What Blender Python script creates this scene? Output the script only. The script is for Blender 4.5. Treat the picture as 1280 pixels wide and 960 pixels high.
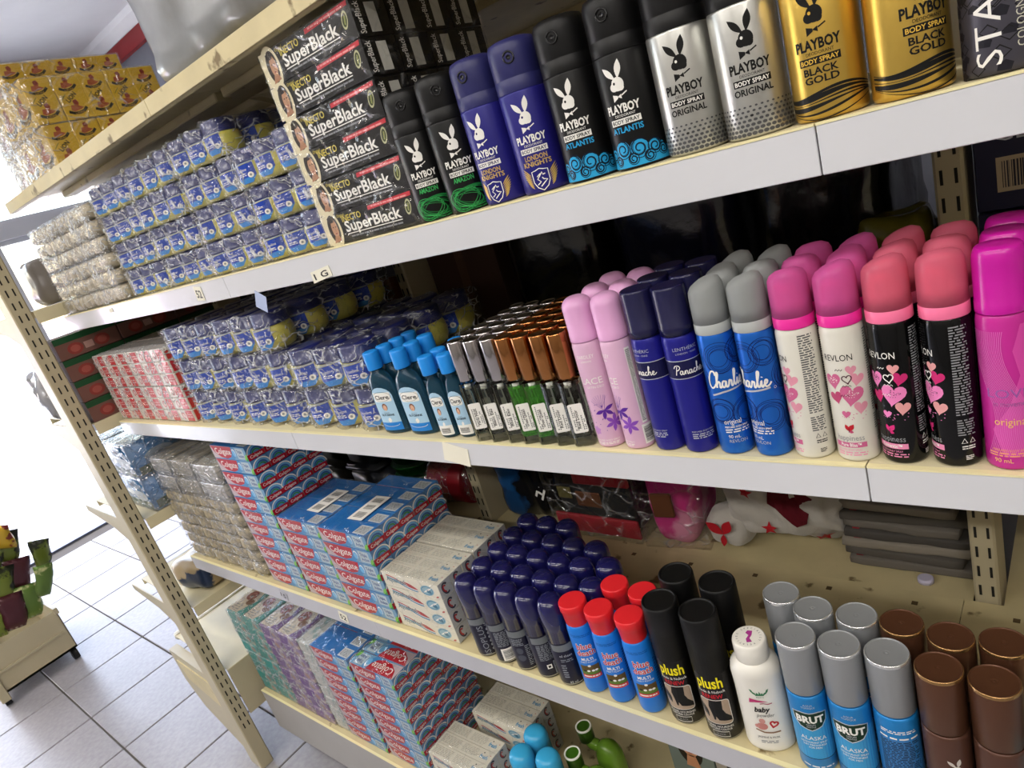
import bpy, bmesh, math, random
from math import sin, cos, pi, atan2, asin, sqrt, radians
from mathutils import Vector, Matrix, noise
from mathutils.geometry import tessellate_polygon

for _o in list(bpy.data.objects): bpy.data.objects.remove(_o)
SC = bpy.context.scene
COL = SC.collection
rnd = random.Random(7)

# ------------------------------------------------------------------ camera
cd = bpy.data.cameras.new('camera'); cd.sensor_width = 36.0; cd.lens = 847.8/1280*36.0
cd.clip_start = 0.02; cd.clip_end = 200
cam = bpy.data.objects.new('camera', cd); COL.objects.link(cam)
RX = Vector((0.7487655, 0.5957072, -0.2906598)); RY = Vector((-0.0147092, -0.4234687, -0.9057913)); RZ = Vector((-0.6626718, 0.6825007, -0.3083164))
m3 = Matrix((RX, -RY, -RZ)).transposed()
cam.matrix_world = Matrix.Translation((0, -0.56, 1.50)) @ m3.to_4x4()
SC.camera = cam
SC.view_settings.view_transform = 'Standard'; SC.view_settings.look = 'None'
SC.view_settings.exposure = -0.12; SC.view_settings.gamma = 1.0
SC.view_settings.use_curve_mapping = False
SC.cycles.transparent_max_bounces = 24
SC.cycles.max_bounces = 8

# ------------------------------------------------------------------ world + lights
W = bpy.data.worlds.new('sky'); SC.world = W; W.use_nodes = True
wn = W.node_tree; wn.nodes.clear()
sky = wn.nodes.new('ShaderNodeTexSky'); sky.sky_type = 'NISHITA'; sky.sun_elevation = radians(52); sky.sun_rotation = radians(250)
sky.sun_disc = False; sky.air_density = 1.0; sky.dust_density = 2.0
bgn = wn.nodes.new('ShaderNodeBackground'); bgn.inputs['Strength'].default_value = 1.0
wo = wn.nodes.new('ShaderNodeOutputWorld')
wn.links.new(sky.outputs[0], bgn.inputs[0]); wn.links.new(bgn.outputs[0], wo.inputs[0])
sd = bpy.data.lights.new('sun', 'SUN'); sd.energy = 26.0; sd.angle = radians(0.6); sd.color = (1, .96, .9)
sun = bpy.data.objects.new('sun', sd); COL.objects.link(sun); sun.rotation_euler = (radians(20), radians(32), 0)

# ------------------------------------------------------------------ colours / materials
def s2l(c): return c/12.92 if c <= .04045 else ((c+.055)/1.055)**2.4
def hexc(h):
    h = h.lstrip('#'); return tuple(s2l(int(h[i:i+2], 16)/255) for i in (0, 2, 4)) + (1,)
MATS = {}
def M(name, col='#808080', rough=.5, metal=0., spec=.5, trans=0., ior=1.45, bump=0., bscale=200., var=0., vscale=8., coat=0., emit=0., alpha=1., sheen=0., col2=None, c2scale=6., c2lo=.5, c2hi=.6, aniso=None, sss=0.):
    if name in MATS: return MATS[name]
    m = bpy.data.materials.new(name); m.use_nodes = True; MATS[name] = m
    nt = m.node_tree; b = nt.nodes['Principled BSDF']; L = nt.links
    c = hexc(col) if isinstance(col, str) else tuple(col)+(1,)
    b.inputs['Base Color'].default_value = c; b.inputs['Roughness'].default_value = rough
    b.inputs['Metallic'].default_value = metal; b.inputs['Specular IOR Level'].default_value = spec
    b.inputs['Transmission Weight'].default_value = trans; b.inputs['IOR'].default_value = ior
    b.inputs['Coat Weight'].default_value = coat; b.inputs['Alpha'].default_value = alpha
    b.inputs['Sheen Weight'].default_value = sheen
    if sss: b.inputs['Subsurface Weight'].default_value = sss; b.inputs['Subsurface Scale'].default_value = .01
    if emit: b.inputs['Emission Color'].default_value = c; b.inputs['Emission Strength'].default_value = emit
    m.diffuse_color = c
    tc = nt.nodes.new('ShaderNodeTexCoord')
    src = None
    if col2:
        n = nt.nodes.new('ShaderNodeTexNoise'); n.inputs['Scale'].default_value = c2scale; n.inputs['Detail'].default_value = 6
        L.new(tc.outputs['Object'], n.inputs['Vector'])
        mr = nt.nodes.new('ShaderNodeMapRange'); mr.inputs['From Min'].default_value = c2lo; mr.inputs['From Max'].default_value = c2hi
        L.new(n.outputs['Fac'], mr.inputs['Value'])
        mx = nt.nodes.new('ShaderNodeMix'); mx.data_type = 'RGBA'
        mx.inputs[6].default_value = c; mx.inputs[7].default_value = hexc(col2)
        L.new(mr.outputs[0], mx.inputs[0]); src = mx.outputs[2]
    if True:
        n = nt.nodes.new('ShaderNodeTexNoise'); n.inputs['Scale'].default_value = vscale; n.inputs['Detail'].default_value = 5
        L.new(tc.outputs['Object'], n.inputs['Vector'])
        h = nt.nodes.new('ShaderNodeHueSaturation'); h.inputs['Color'].default_value = c
        if src: L.new(src, h.inputs['Color'])
        mr = nt.nodes.new('ShaderNodeMapRange'); v = max(var, .02)
        mr.inputs['From Min'].default_value = .3; mr.inputs['From Max'].default_value = .7
        mr.inputs['To Min'].default_value = 1-v; mr.inputs['To Max'].default_value = 1+v
        L.new(n.outputs['Fac'], mr.inputs['Value']); L.new(mr.outputs[0], h.inputs['Value'])
        L.new(h.outputs[0], b.inputs['Base Color'])
    if bump:
        n = nt.nodes.new('ShaderNodeTexNoise'); n.inputs['Scale'].default_value = bscale; n.inputs['Detail'].default_value = 4
        L.new(tc.outputs['Object'], n.inputs['Vector'])
        bp = nt.nodes.new('ShaderNodeBump'); bp.inputs['Strength'].default_value = bump; bp.inputs['Distance'].default_value = .002
        L.new(n.outputs['Fac'], bp.inputs['Height']); L.new(bp.outputs[0], b.inputs['Normal'])
    return m

def film_mat(name, milky=.5, scale=22., gloss=.16, tint=(1, 1, 1), bump=.9):
    """clear crinkled shrink film: transparent, with glossy creases and milky folds that also paint in white highlights"""
    if name in MATS: return MATS[name]
    m = bpy.data.materials.new(name); m.use_nodes = True; MATS[name] = m
    nt = m.node_tree; L = nt.links; nt.nodes.clear()
    N = nt.nodes.new
    out = N('ShaderNodeOutputMaterial'); tc = N('ShaderNodeTexCoord')
    n0 = N('ShaderNodeTexNoise'); n0.inputs['Scale'].default_value = scale*.6; n0.inputs['Detail'].default_value = 3
    L.new(tc.outputs['Object'], n0.inputs['Vector'])
    mixv = N('ShaderNodeMix'); mixv.data_type = 'VECTOR'; mixv.inputs[0].default_value = .09
    L.new(tc.outputs['Object'], mixv.inputs[4]); L.new(n0.outputs['Color'], mixv.inputs[5])
    mp = N('ShaderNodeMapping'); mp.inputs['Scale'].default_value = (1, 1, 1.6); mp.inputs['Rotation'].default_value = (.5, .4, .6)
    L.new(mixv.outputs[1], mp.inputs['Vector'])
    vo = N('ShaderNodeTexVoronoi'); vo.feature = 'DISTANCE_TO_EDGE'; vo.inputs['Scale'].default_value = scale*1.8
    L.new(mp.outputs[0], vo.inputs['Vector'])
    n1 = N('ShaderNodeTexNoise'); n1.inputs['Scale'].default_value = scale*1.3; n1.inputs['Detail'].default_value = 5; n1.inputs['Distortion'].default_value = 0.8
    L.new(mp.outputs[0], n1.inputs['Vector'])
    mr = N('ShaderNodeMapRange'); mr.inputs['From Min'].default_value = 0; mr.inputs['From Max'].default_value = .085
    mr.inputs['To Min'].default_value = 1; mr.inputs['To Max'].default_value = 0
    L.new(vo.outputs['Distance'], mr.inputs['Value'])
    mr2 = N('ShaderNodeMapRange'); mr2.inputs['From Min'].default_value = .46; mr2.inputs['From Max'].default_value = .6
    L.new(n1.outputs['Fac'], mr2.inputs['Value'])
    mu = N('ShaderNodeMath'); mu.operation = 'MULTIPLY'; L.new(mr.outputs[0], mu.inputs[0]); L.new(mr2.outputs[0], mu.inputs[1])
    mu2 = N('ShaderNodeMath'); mu2.operation = 'MULTIPLY_ADD'; L.new(mu.outputs[0], mu2.inputs[0]); mu2.inputs[1].default_value = milky; mu2.inputs[2].default_value = .02*milky  # white fold mask: partly film haze, partly painted crinkle highlights
    mu2.use_clamp = True
    bp = N('ShaderNodeBump'); bp.inputs['Strength'].default_value = bump; bp.inputs['Distance'].default_value = .004
    ad = N('ShaderNodeMath'); ad.operation = 'ADD'; L.new(n1.outputs['Fac'], ad.inputs[0]); L.new(mr.outputs[0], ad.inputs[1])
    L.new(ad.outputs[0], bp.inputs['Height'])
    tr = N('ShaderNodeBsdfTransparent'); tr.inputs[0].default_value = tint+(1,)
    gl = N('ShaderNodeBsdfGlossy'); gl.inputs['Roughness'].default_value = .13; L.new(bp.outputs[0], gl.inputs['Normal'])
    df = N('ShaderNodeBsdfDiffuse'); df.inputs[0].default_value = (.85, .86, .88, 1); L.new(bp.outputs[0], df.inputs['Normal'])
    fr = N('ShaderNodeLayerWeight'); fr.inputs['Blend'].default_value = .35; L.new(bp.outputs[0], fr.inputs['Normal'])
    fm = N('ShaderNodeMath'); fm.operation = 'MULTIPLY_ADD'; L.new(fr.outputs['Facing'], fm.inputs[0]); fm.inputs[1].default_value = .16; fm.inputs[2].default_value = gloss; fm.use_clamp = True
    m1 = N('ShaderNodeMixShader'); L.new(fm.outputs[0], m1.inputs[0]); L.new(tr.outputs[0], m1.inputs[1]); L.new(gl.outputs[0], m1.inputs[2])
    m2 = N('ShaderNodeMixShader'); L.new(mu2.outputs[0], m2.inputs[0]); L.new(m1.outputs[0], m2.inputs[1]); L.new(df.outputs[0], m2.inputs[2])
    L.new(m2.outputs[0], out.inputs[0])
    return m

# flat print inks
def ink(h, rough=.4, metal=0.): return M('ink '+h+('m' if metal else ''), h, rough=rough, metal=metal, spec=.28)

# ------------------------------------------------------------------ mesh helpers
class MB:
    def __init__(s): s.v = []; s.f = []; s.m = []; s.mats = []; s.smooth = []
    def mi(s, mat):
        if mat not in s.mats: s.mats.append(mat)
        return s.mats.index(mat)
    def add(s, vs, fs, mat, smooth=False):
        o = len(s.v); k = s.mi(mat); s.v += [tuple(v) for v in vs]
        for f in fs: s.f.append(tuple(i+o for i in f)); s.m.append(k); s.smooth.append(smooth)
        return s
    def box(s, x0, x1, y0, y1, z0, z1, mat, c=0.):
        if c <= 0:
            vs = [(x0,y0,z0),(x1,y0,z0),(x1,y1,z0),(x0,y1,z0),(x0,y0,z1),(x1,y0,z1),(x1,y1,z1),(x0,y1,z1)]
            fs = [(3,2,1,0),(4,5,6,7),(0,1,5,4),(1,2,6,5),(2,3,7,6),(3,0,4,7)]
            return s.add(vs, fs, mat)
        bm = bmesh.new(); bmesh.ops.create_cube(bm, size=1)
        for v in bm.verts: v.co = Vector(((x0+x1)/2+v.co.x*(x1-x0), (y0+y1)/2+v.co.y*(y1-y0), (z0+z1)/2+v.co.z*(z1-z0)))
        bmesh.ops.bevel(bm, geom=list(bm.edges), offset=c, segments=2 if c > .003 else 1, affect='EDGES')
        bm.verts.index_update(); s.add([v.co[:] for v in bm.verts], [[v.index for v in f.verts] for f in bm.faces], mat, c > .003); bm.free(); return s
    def lathe(s, prof, n, mat, cx=0, cy=0, top=True, bot=True, sx=1., sy=1., fn=None, smooth=True):
        """prof: list of (r, z) or (r, z, mat) upward; material of each band comes from its lower ring"""
        vs = []; 
        for p in prof:
            for i in range(n):
                a = 2*pi*i/n; q = (cx+p[0]*sx*sin(a), cy-p[0]*sy*cos(a), p[1])
                vs.append(fn(q) if fn else q)
        groups = {}
        for k in range(len(prof)-1):
            mm = prof[k][2] if len(prof[k]) > 2 else mat
            for i in range(n):
                j = (i+1) % n; groups.setdefault(mm, []).append((k*n+i, k*n+j, (k+1)*n+j, (k+1)*n+i))
        o = len(s.v); s.v += vs
        for mm, fs in groups.items():
            kk = s.mi(mm)
            for f in fs: s.f.append(tuple(i+o for i in f)); s.m.append(kk); s.smooth.append(smooth)
        last = len(prof)-1
        if bot: s.f.append(tuple(o+i for i in reversed(range(n)))); s.m.append(s.mi(prof[0][2] if len(prof[0]) > 2 else mat)); s.smooth.append(False)
        if top: s.f.append(tuple(o+last*n+i for i in range(n))); s.m.append(s.mi(prof[last][2] if len(prof[last]) > 2 else mat)); s.smooth.append(False)
        return s
    def tube(s, pts, r, mat, n=8, closed=False):
        P = [Vector(p) for p in pts]; vs = []; N = len(P)
        for i, p in enumerate(P):
            d = (P[(i+1) % N if closed else min(i+1, N-1)]-P[(i-1) % N if closed else max(i-1, 0)]).normalized()
            a = d.orthogonal().normalized() if abs(d.z) > .95 else d.cross(Vector((0, 0, 1))).normalized()
            b = d.cross(a)
            for k in range(n): t = 2*pi*k/n; vs.append(p+r*(a*cos(t)+b*sin(t)))
        fs = []
        for i in range(N if closed else N-1):
            for k in range(n): fs.append((i*n+k, i*n+(k+1) % n, ((i+1) % N)*n+(k+1) % n, ((i+1) % N)*n+k))
        if not closed: fs += [tuple(range(n)), tuple((N-1)*n+k for k in reversed(range(n)))]
        return s.add(vs, fs, mat, True)
    def prism(s, pts, y0, y1, mat, plane='xz'):
        n = len(pts)
        def q(p, y): return {'xz': (p[0], y, p[1]), 'xy': (p[0], p[1], y), 'yz': (y, p[0], p[1])}[plane]
        vs = [q(p, y0) for p in pts]+[q(p, y1) for p in pts]
        tri = tessellate_polygon([[Vector((p[0], p[1], 0)) for p in pts]])
        fs = [tuple(t) for t in tri]+[tuple(i+n for i in reversed(t)) for t in tri]+[(i, (i+1) % n, n+(i+1) % n, n+i) for i in range(n)]
        return s.add(vs, fs, mat)
    def art(s, art, xf, step=None):
        for vs, fs, mat in art.wrapped(xf, step): s.add(vs, fs, mat)
        return s
    def mesh(s, name):
        me = bpy.data.meshes.new(name); me.from_pydata(s.v, [], s.f)
        for m in s.mats: me.materials.append(m)
        me.polygons.foreach_set('material_index', s.m); me.polygons.foreach_set('use_smooth', s.smooth)
        me.update(); return me

_glyph = {}
def glyphs(txt, bold=0., shear=0.):
    k = (txt, bold, shear)
    if k not in _glyph:
        cu = bpy.data.curves.new('t', 'FONT'); cu.body = txt; cu.resolution_u = 2; cu.offset = bold; cu.shear = shear; cu.fill_mode = 'FRONT'
        ob = bpy.data.objects.new('t', cu); me = bpy.data.meshes.new_from_object(ob)
        vs = [(v.co.x, v.co.y) for v in me.vertices]; fs = [tuple(p.vertices) for p in me.polygons]
        x0 = min(v[0] for v in vs); x1 = max(v[0] for v in vs)
        bpy.data.objects.remove(ob); bpy.data.curves.remove(cu); bpy.data.meshes.remove(me)
        _glyph[k] = ([(x-x0, y) for x, y in vs], fs, x1-x0)
    return _glyph[k]

class Art:
    """flat print in (u right, v up) metres"""
    def __init__(s): s.L = []
    def raw(s, pts, fs, mat, l): s.L.append(([(p[0], p[1], l) for p in pts], fs, mat)); return s
    def poly(s, pts, mat, l=1):
        tri = tessellate_polygon([[Vector((p[0], p[1], 0)) for p in pts]])
        fs = []
        for t in tri:
            a, b, c = (pts[i] for i in t)
            cr = (b[0]-a[0])*(c[1]-a[1])-(b[1]-a[1])*(c[0]-a[0])
            fs.append(tuple(t) if cr > 0 else tuple(reversed(t)))
        return s.raw(pts, fs, mat, l)
    def rect(s, u0, v0, u1, v1, mat, l=1, rot=0.):
        p = [(u0, v0), (u1, v0), (u1, v1), (u0, v1)]
        if rot:
            cu, cv = (u0+u1)/2, (v0+v1)/2; c, d = cos(rot), sin(rot)
            p = [(cu+(x-cu)*c-(y-cv)*d, cv+(x-cu)*d+(y-cv)*c) for x, y in p]
        return s.raw(p, [(0, 1, 2, 3)], mat, l)
    def rrect(s, u0, v0, u1, v1, r, mat, l=1):
        pts = []
        for cx, cy, a0 in ((u1-r, v0+r, -90), (u1-r, v1-r, 0), (u0+r, v1-r, 90), (u0+r, v0+r, 180)):
            for k in range(5): a = radians(a0+k*22.5); pts.append((cx+r*cos(a), cy+r*sin(a)))
        return s.poly(pts, mat, l)
    def ell(s, u, v, a, b, mat, l=1, n=20, rot=0.):
        pts = []
        for k in range(n):
            t = 2*pi*k/n; x, y = a*cos(t), b*sin(t); pts.append((u+x*cos(rot)-y*sin(rot), v+x*sin(rot)+y*cos(rot)))
        return s.raw(pts, [tuple(range(n))], mat, l)
    def line(s, pts, w, mat, l=1, closed=False, taper=False):
        n = len(pts); vs = []; fs = []
        for i, p in enumerate(pts):
            a = pts[(i-1) % n if closed else max(i-1, 0)]; b = pts[(i+1) % n if closed else min(i+1, n-1)]
            dx, dy = b[0]-a[0], b[1]-a[1]; d = sqrt(dx*dx+dy*dy) or 1
            ww = w*(sin(pi*(i+.6)/(n+.2))*.85+.15) if taper else w
            vs += [(p[0]-dy/d*ww/2, p[1]+dx/d*ww/2), (p[0]+dy/d*ww/2, p[1]-dx/d*ww/2)]
        for i in range(n if closed else n-1):
            j = (i+1) % n; fs.append((2*i+1, 2*j+1, 2*j, 2*i))
        return s.raw(vs, fs, mat, l)
    def ering(s, u, v, a, b, w, mat, l=1, n=24, rot=0., a0=0., a1=2*pi):
        pts = []
        full = abs(a1-a0-2*pi) < 1e-6
        for k in range(n if full else n+1):
            t = a0+(a1-a0)*k/n; x, y = a*cos(t), b*sin(t); pts.append((u+x*cos(rot)-y*sin(rot), v+x*sin(rot)+y*cos(rot)))
        return s.line(pts, w, mat, l, closed=full)
    def leaf(s, p, q, w, mat, l=1, n=7, bias=.55):
        dx, dy = q[0]-p[0], q[1]-p[1]; d = sqrt(dx*dx+dy*dy); nx, ny = -dy/d, dx/d; a = []; b = []
        for k in range(1, n):
            t = k/n; ww = w/2*sin(pi*t**(.69/bias*.8))
            a.append((p[0]+dx*t+nx*ww, p[1]+dy*t+ny*ww)); b.append((p[0]+dx*t-nx*ww, p[1]+dy*t-ny*ww))
        return s.poly([p]+b+[q]+a[::-1], mat, l)
    def text(s, txt, u, v, h, mat, w=None, al='c', bold=0., shear=0., rot=0., l=3):
        vs, fs, wd = glyphs(txt, bold, shear); k = h/.69; kx = k if w is None else w/wd
        W2 = wd*kx; off = {'c': -W2/2, 'l': 0, 'r': -W2}[al]; c, d = cos(rot), sin(rot)
        P = []
        for x, y in vs:
            X, Y = x*kx+off, y*k; P.append((u+X*c-Y*d, v+X*d+Y*c))
        return s.raw(P, fs, mat, l)
    def fine(s, u0, v0, u1, v1, rows, mat, l=2, seed=1, dens=.8):
        r = random.Random(seed); h = (v1-v0)/rows; vs = []; fs = []
        for k in range(rows):
            y = v1-(k+.75)*h; x = u0; end = u1-r.random()*(u1-u0)*(.25 if k % 3 == 2 else .05)
            while x < end:
                wd = h*(.8+2.4*r.random()); o = len(vs); x2 = min(x+wd, end)
                vs += [(x, y), (x2, y), (x2, y+h*.5), (x, y+h*.5)]; fs.append((o, o+1, o+2, o+3)); x += wd+h*.45/dens
        return s.raw(vs, fs, mat, l) if vs else s
    def barcode(s, u0, v0, u1, v1, bg, fg, vert=False, l=1, seed=3, n=16):
        s.rect(u0, v0, u1, v1, bg, l); r = random.Random(seed); vs = []; fs = []
        a0, a1 = (v0, v1) if vert else (u0, u1); m = (a1-a0)*.1; x = a0+m
        ws = [.4+r.random()*1.6 for _ in range(n*2)]; k = (a1-a0-2*m)/sum(ws)
        for i, w in enumerate(ws):
            if i % 2 == 0:
                o = len(vs)
                if vert: e = (u1-u0)*.12; vs += [(u0+e, x), (u1-e, x), (u1-e, x+w*k), (u0+e, x+w*k)]
                else: e = (v1-v0)*.12; vs += [(x, v0+e), (x+w*k, v0+e), (x+w*k, v1-e), (x, v1-e)]
                fs.append((o, o+1, o+2, o+3))
            x += w*k
        return s.raw(vs, fs, fg, l+1)
    def heart(s, u, v, h, mat, l=1, rot=0., outline=0.):
        pts = []
        for k in range(24):
            t = 2*pi*k/24; x = 16*sin(t)**3/34*h; y = (13*cos(t)-5*cos(2*t)-2*cos(3*t)-cos(4*t))/30*h
            pts.append((u+x*cos(rot)-y*sin(rot), v+x*sin(rot)+y*cos(rot)))
        return s.line(pts, outline, mat, l, closed=True) if outline else s.poly(pts, mat, l)
    def star(s, u, v, r, mat, l=1, n=5, k=.42, rot=0.):
        return s.poly([(u+(r if i % 2 == 0 else r*k)*sin(rot+pi*i/n), v+(r if i % 2 == 0 else r*k)*cos(rot+pi*i/n)) for i in range(2*n)], mat, l)
    def script(s, strokes, u, v, sc, w, mat, l=3, scx=None):
        """hand-lettered strokes smoothed through their points"""
        scx = scx or sc
        for st in strokes:
            P = []
            n = len(st)
            for i in range(n-1):
                p0, p1, p2, p3 = st[max(i-1, 0)], st[i], st[i+1], st[min(i+2, n-1)]
                for k in range(5):
                    t = k/5
                    P.append(tuple(.5*((2*p1[j])+(-p0[j]+p2[j])*t+(2*p0[j]-5*p1[j]+4*p2[j]-p3[j])*t*t+(-p0[j]+3*p1[j]-3*p2[j]+p3[j])*t**3) for j in (0, 1)))
            P.append(st[-1]); s.line([(u+a*scx, v+b*sc) for a, b in P], w, mat, l)
        return s
    def wrapped(s, xf, step=None):
        out = {}
        for vs, fs, mat in s.L:
            o = out.setdefault(mat, ([], [])); k = len(o[0]); o[0].extend(vs); o[1].extend(tuple(i+k for i in f) for f in fs)
        res = []
        for mat, (vs, fs) in out.items():
            if step:
                bm = bmesh.new(); bv = [bm.verts.new(v) for v in vs]
                for f in fs:
                    try: bm.faces.new([bv[i] for i in f])
                    except ValueError: pass
                us = [v[0] for v in vs]; a = math.floor(min(us)/step)+1
                while a*step < max(us):
                    bmesh.ops.bisect_plane(bm, geom=list(bm.verts)+list(bm.edges)+list(bm.faces), plane_co=(a*step, 0, 0), plane_no=(1, 0, 0), dist=1e-7); a += 1
                bm.verts.index_update(); vs = [v.co[:] for v in bm.verts]; fs = [[v.index for v in f.verts] for f in bm.faces]; bm.free()
            res.append(([xf(*v) for v in vs], fs, mat))
        return res

EPS = 7e-5
def wrap(r, sy=1.):
    def f(u, v, l): a = u/r; R = r+EPS*l+4e-5; return (R*sin(a), -R*cos(a)*sy, v)
    return f
def flat(face, o=(0, 0, 0)):
    ox, oy, oz = o
    return {'front': lambda u, v, l: (ox+u, oy-EPS*l, oz+v), 'right': lambda u, v, l: (ox+EPS*l, oy+u, oz+v),
            'top': lambda u, v, l: (ox+u, oy+v, oz+EPS*l), 'left': lambda u, v, l: (ox-EPS*l, oy-u, oz+v),
            'topr': lambda u, v, l: (ox-u, oy-v, oz+EPS*l)}[face]

# ------------------------------------------------------------------ object helpers
def O(name, me, parent=None, loc=(0, 0, 0), rz=0., rot=None):
    o = bpy.data.objects.new(name, me); COL.objects.link(o); o.location = loc
    o.rotation_euler = rot if rot else (0, 0, rz)
    if parent: o.parent = parent
    return o
def tag(o, label, cat, group=None):
    o['label'] = label; o['category'] = cat
    if group: o['group'] = group
    return o
def E(name, label, cat, loc=(0, 0, 0), rz=0., group=None):
    return tag(O(name, None, None, loc, rz), label, cat, group)
def S(name, me, loc=(0, 0, 0), parent=None):
    o = O(name, me, parent, loc)
    if not parent: o['kind'] = 'structure'
    return o
_mc = {}
def cached(key, fn):
    if key not in _mc: _mc[key] = fn()
    return _mc[key]
def make(name, label, cat, group, loc, rz, parts):
    r = E(name, label, cat, loc, rz, group)
    for p in parts:
        c = O(p[0], p[1], r, p[2] if len(p) > 2 else (0, 0, 0))
        for q in (p[3] if len(p) > 3 else []): O(q[0], q[1], c)
    return r
def face(x, y, off=0.):
    """turn a can so that its print sits at a fraction 'off' of its radius from the middle as seen from the aisle"""
    return atan2(0-x, y+.56)+asin(max(-1, min(1, off)))
ORD = ['front', 'second', 'third', 'fourth', 'fifth', 'sixth', 'seventh', 'eighth']

def soft_box(name, w, d, h, mat, seed=0, amp=.002, cut=6, rnd_=.25, sc=30., squash=0.):
    """a rounded, slightly uneven parcel; origin at the middle of its underside"""
    bm = bmesh.new(); bmesh.ops.create_cube(bm, size=2); bmesh.ops.subdivide_edges(bm, edges=list(bm.edges), cuts=cut, use_grid_fill=True)
    rr = min(w, d, h)/2*rnd_*2
    for v in bm.verts:
        p = v.co; hx, hy, hz = w/2, d/2, h/2
        q = Vector((p.x*hx, p.y*hy, p.z*hz)); r = min(rr, hx, hy, hz)
        inner = Vector((max(-hx+r, min(hx-r, q.x)), max(-hy+r, min(hy-r, q.y)), max(-hz+r, min(hz-r, q.z))))
        dlt = q-inner
        if dlt.length > 1e-9: q = inner+dlt.normalized()*min(r, dlt.length) if dlt.length > r else q
        n = noise.noise_vector(q*sc+Vector((seed*3.1, seed*1.7, seed)))
        nr = noise.noise(q*sc*2.3+Vector((seed, 5, 9)))
        q = q+n*amp*.7+q.normalized()*nr*amp*.6
        v.co = q+Vector((0, 0, h/2))
        if v.co.z < .0: v.co.z = 0
    me = bpy.data.meshes.new(name); bm.to_mesh(me); bm.free(); me.materials.append(mat)
    me.polygons.foreach_set('use_smooth', [True]*len(me.polygons)); return me
# ------------------------------------------------------------------ base materials
cream = M('cream enamel', '#d8cda8', .45, var=.05, vscale=9, col2='#b09a6c', c2scale=14, c2lo=.66, c2hi=.74, bump=.05, bscale=60)
creamd = M('cream enamel worn', '#cdbf94', .5, var=.08, vscale=14, col2='#7d6c4a', c2scale=24, c2lo=.64, c2hi=.7, bump=.1, bscale=90)
beige = M('beige upright enamel', '#b9ae90', .42, var=.05, vscale=7, bump=.03)
beiged = M('brown bracket enamel', '#7d6548', .5, var=.06)
strip = M('white price strip plastic', '#d0d1d6', .2, var=.03, vscale=4, coat=.3, bump=.12, bscale=14)
slotm = M('slot shadow cavity', '#1a1815', .8)
capm = M('paper tag', '#e8e4d2', .7); inkk = ink('#22201f')
wallw = M('white paint', '#e4e4e6', .8, var=.02); wallg = M('grey paint', '#6c6e78', .8, var=.03)
redp = M('red trim paint', '#8a2327', .5); 
tilem = M('glazed floor tile', '#a5a3a6', .33, var=.07, vscale=5, bump=.05, bscale=320, spec=.45, col2='#97949a', c2scale=60, c2lo=.35, c2hi=.7)
grout = M('dark grout', '#57524c', .9, var=.1)
metal = M('aluminium frame', '#d9dbe0', .4, metal=.2)
chrome = M('chrome', '#d8d8da', .12, metal=1.)
glass = M('clear window glass', '#ffffff', .02, trans=1., ior=1.02)
black = M('black plastic', '#17171a', .45)
conc = M('pale paving', '#d8d6d2', .9, var=.06, vscale=3)

# ------------------------------------------------------------------ room shell
XL, XR, YF, YB, ZC = -5.2, 2.4, -3.3, 1.86, 2.95
S('floor', MB().box(XL, XR, YF, YB, -.12, -.004, grout).mesh('floor'))
FL = bpy.data.objects['floor']
tme = MB().box(-.1695, .1695, -.1685, .1685, -.01, 0, tilem, .0022).mesh('tile')
ti = 0
for i in range(-6, 16):
    for j in range(-10, 6):
        cx = -2.967+.1725+i*.345-.345; cy = .056-.1715+j*.343
        if XL+.17 < cx < XR-.17 and YF+.1 < cy < YB-.17 and not (cx > -1.2 and cy > .1): O('tile', tme, FL, (cx, cy, 0)); ti += 1
S('ceiling', MB().box(XL, XR, YF, YB, ZC, ZC+.1, wallw).mesh('ceiling'))
wb = S('wall_back', MB().box(XL, XR, YB, YB+.12, 0, ZC, wallg).mesh('wall_back'))
S('trim_1', MB().prism([(YB, ZC), (YB-.10, ZC), (YB-.085, ZC-.03), (YB-.03, ZC-.07), (YB, ZC-.075)], XL, XR, wallw, 'yz').mesh('trim_1'))
S('trim_2', MB().box(XL, XR, YB-.035, YB, ZC-.165, ZC-.075, redp).mesh('trim_2'))
wallt = M('taupe paint', '#a39f99', .8, var=.03)
S('wall_right', MB().box(XR, XR+.12, YF, YB, 0, ZC, wallt).mesh('wall_right'))
S('wall_front', MB().box(XL, XR, YF-.12, YF, 0, ZC, wallt).mesh('wall_front'))
mb = MB(); mb.box(XL-.12, XL, YF, -1.6, 0, ZC, wallw).box(XL-.12, XL, -1.6, YB, 2.55, ZC, wallw).box(XL-.12, XL, 1.6, YB, 0, 2.55, wallw)
S('wall_left', mb.mesh('wall_left'))
# shopfront: open doorway towards the aisle, glazed bays beside it
def window(n, y0, y1, z0, z1, mull):
    w = S('window_%d' % n, MB().box(XL-.09, XL-.03, y0, y1, z0, z0+.05, metal).box(XL-.09, XL-.03, y0, y1, z1-.05, z1, metal).box(XL-.09, XL-.03, y0, y0+.05, z0, z1, metal).box(XL-.09, XL-.03, y1-.05, y1, z0, z1, metal).mesh('window_%d' % n))
    for yy in mull: O('mullion', MB().box(XL-.085, XL-.035, yy-.03, yy+.03, z0, z1, metal).mesh('mullion'), w)
    O('glass_pane', MB().box(XL-.064, XL-.058, y0+.05, y1-.05, z0+.05, z1-.05, glass).mesh('glass_pane'), w)
window(1, .75, 1.6, 0, 1.95, []); window(2, -1.6, 1.6, 2.0, 2.55, [-.5, .55])
S('trim_3', MB().box(XL-.14, XL+.02, -1.6, 1.6, 1.93, 2.03, metal).mesh('trim_3'))
S('trim_4', MB().box(XL-.12, XL, -1.6, .75, -.01, .012, M('door track', '#6f7384', .4, metal=.5)).mesh('trim_4'))
g = S('ground_outside', MB().box(-40, XL-.12, -25, 25, -.2, -.02, conc).mesh('ground_outside'))
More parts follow.
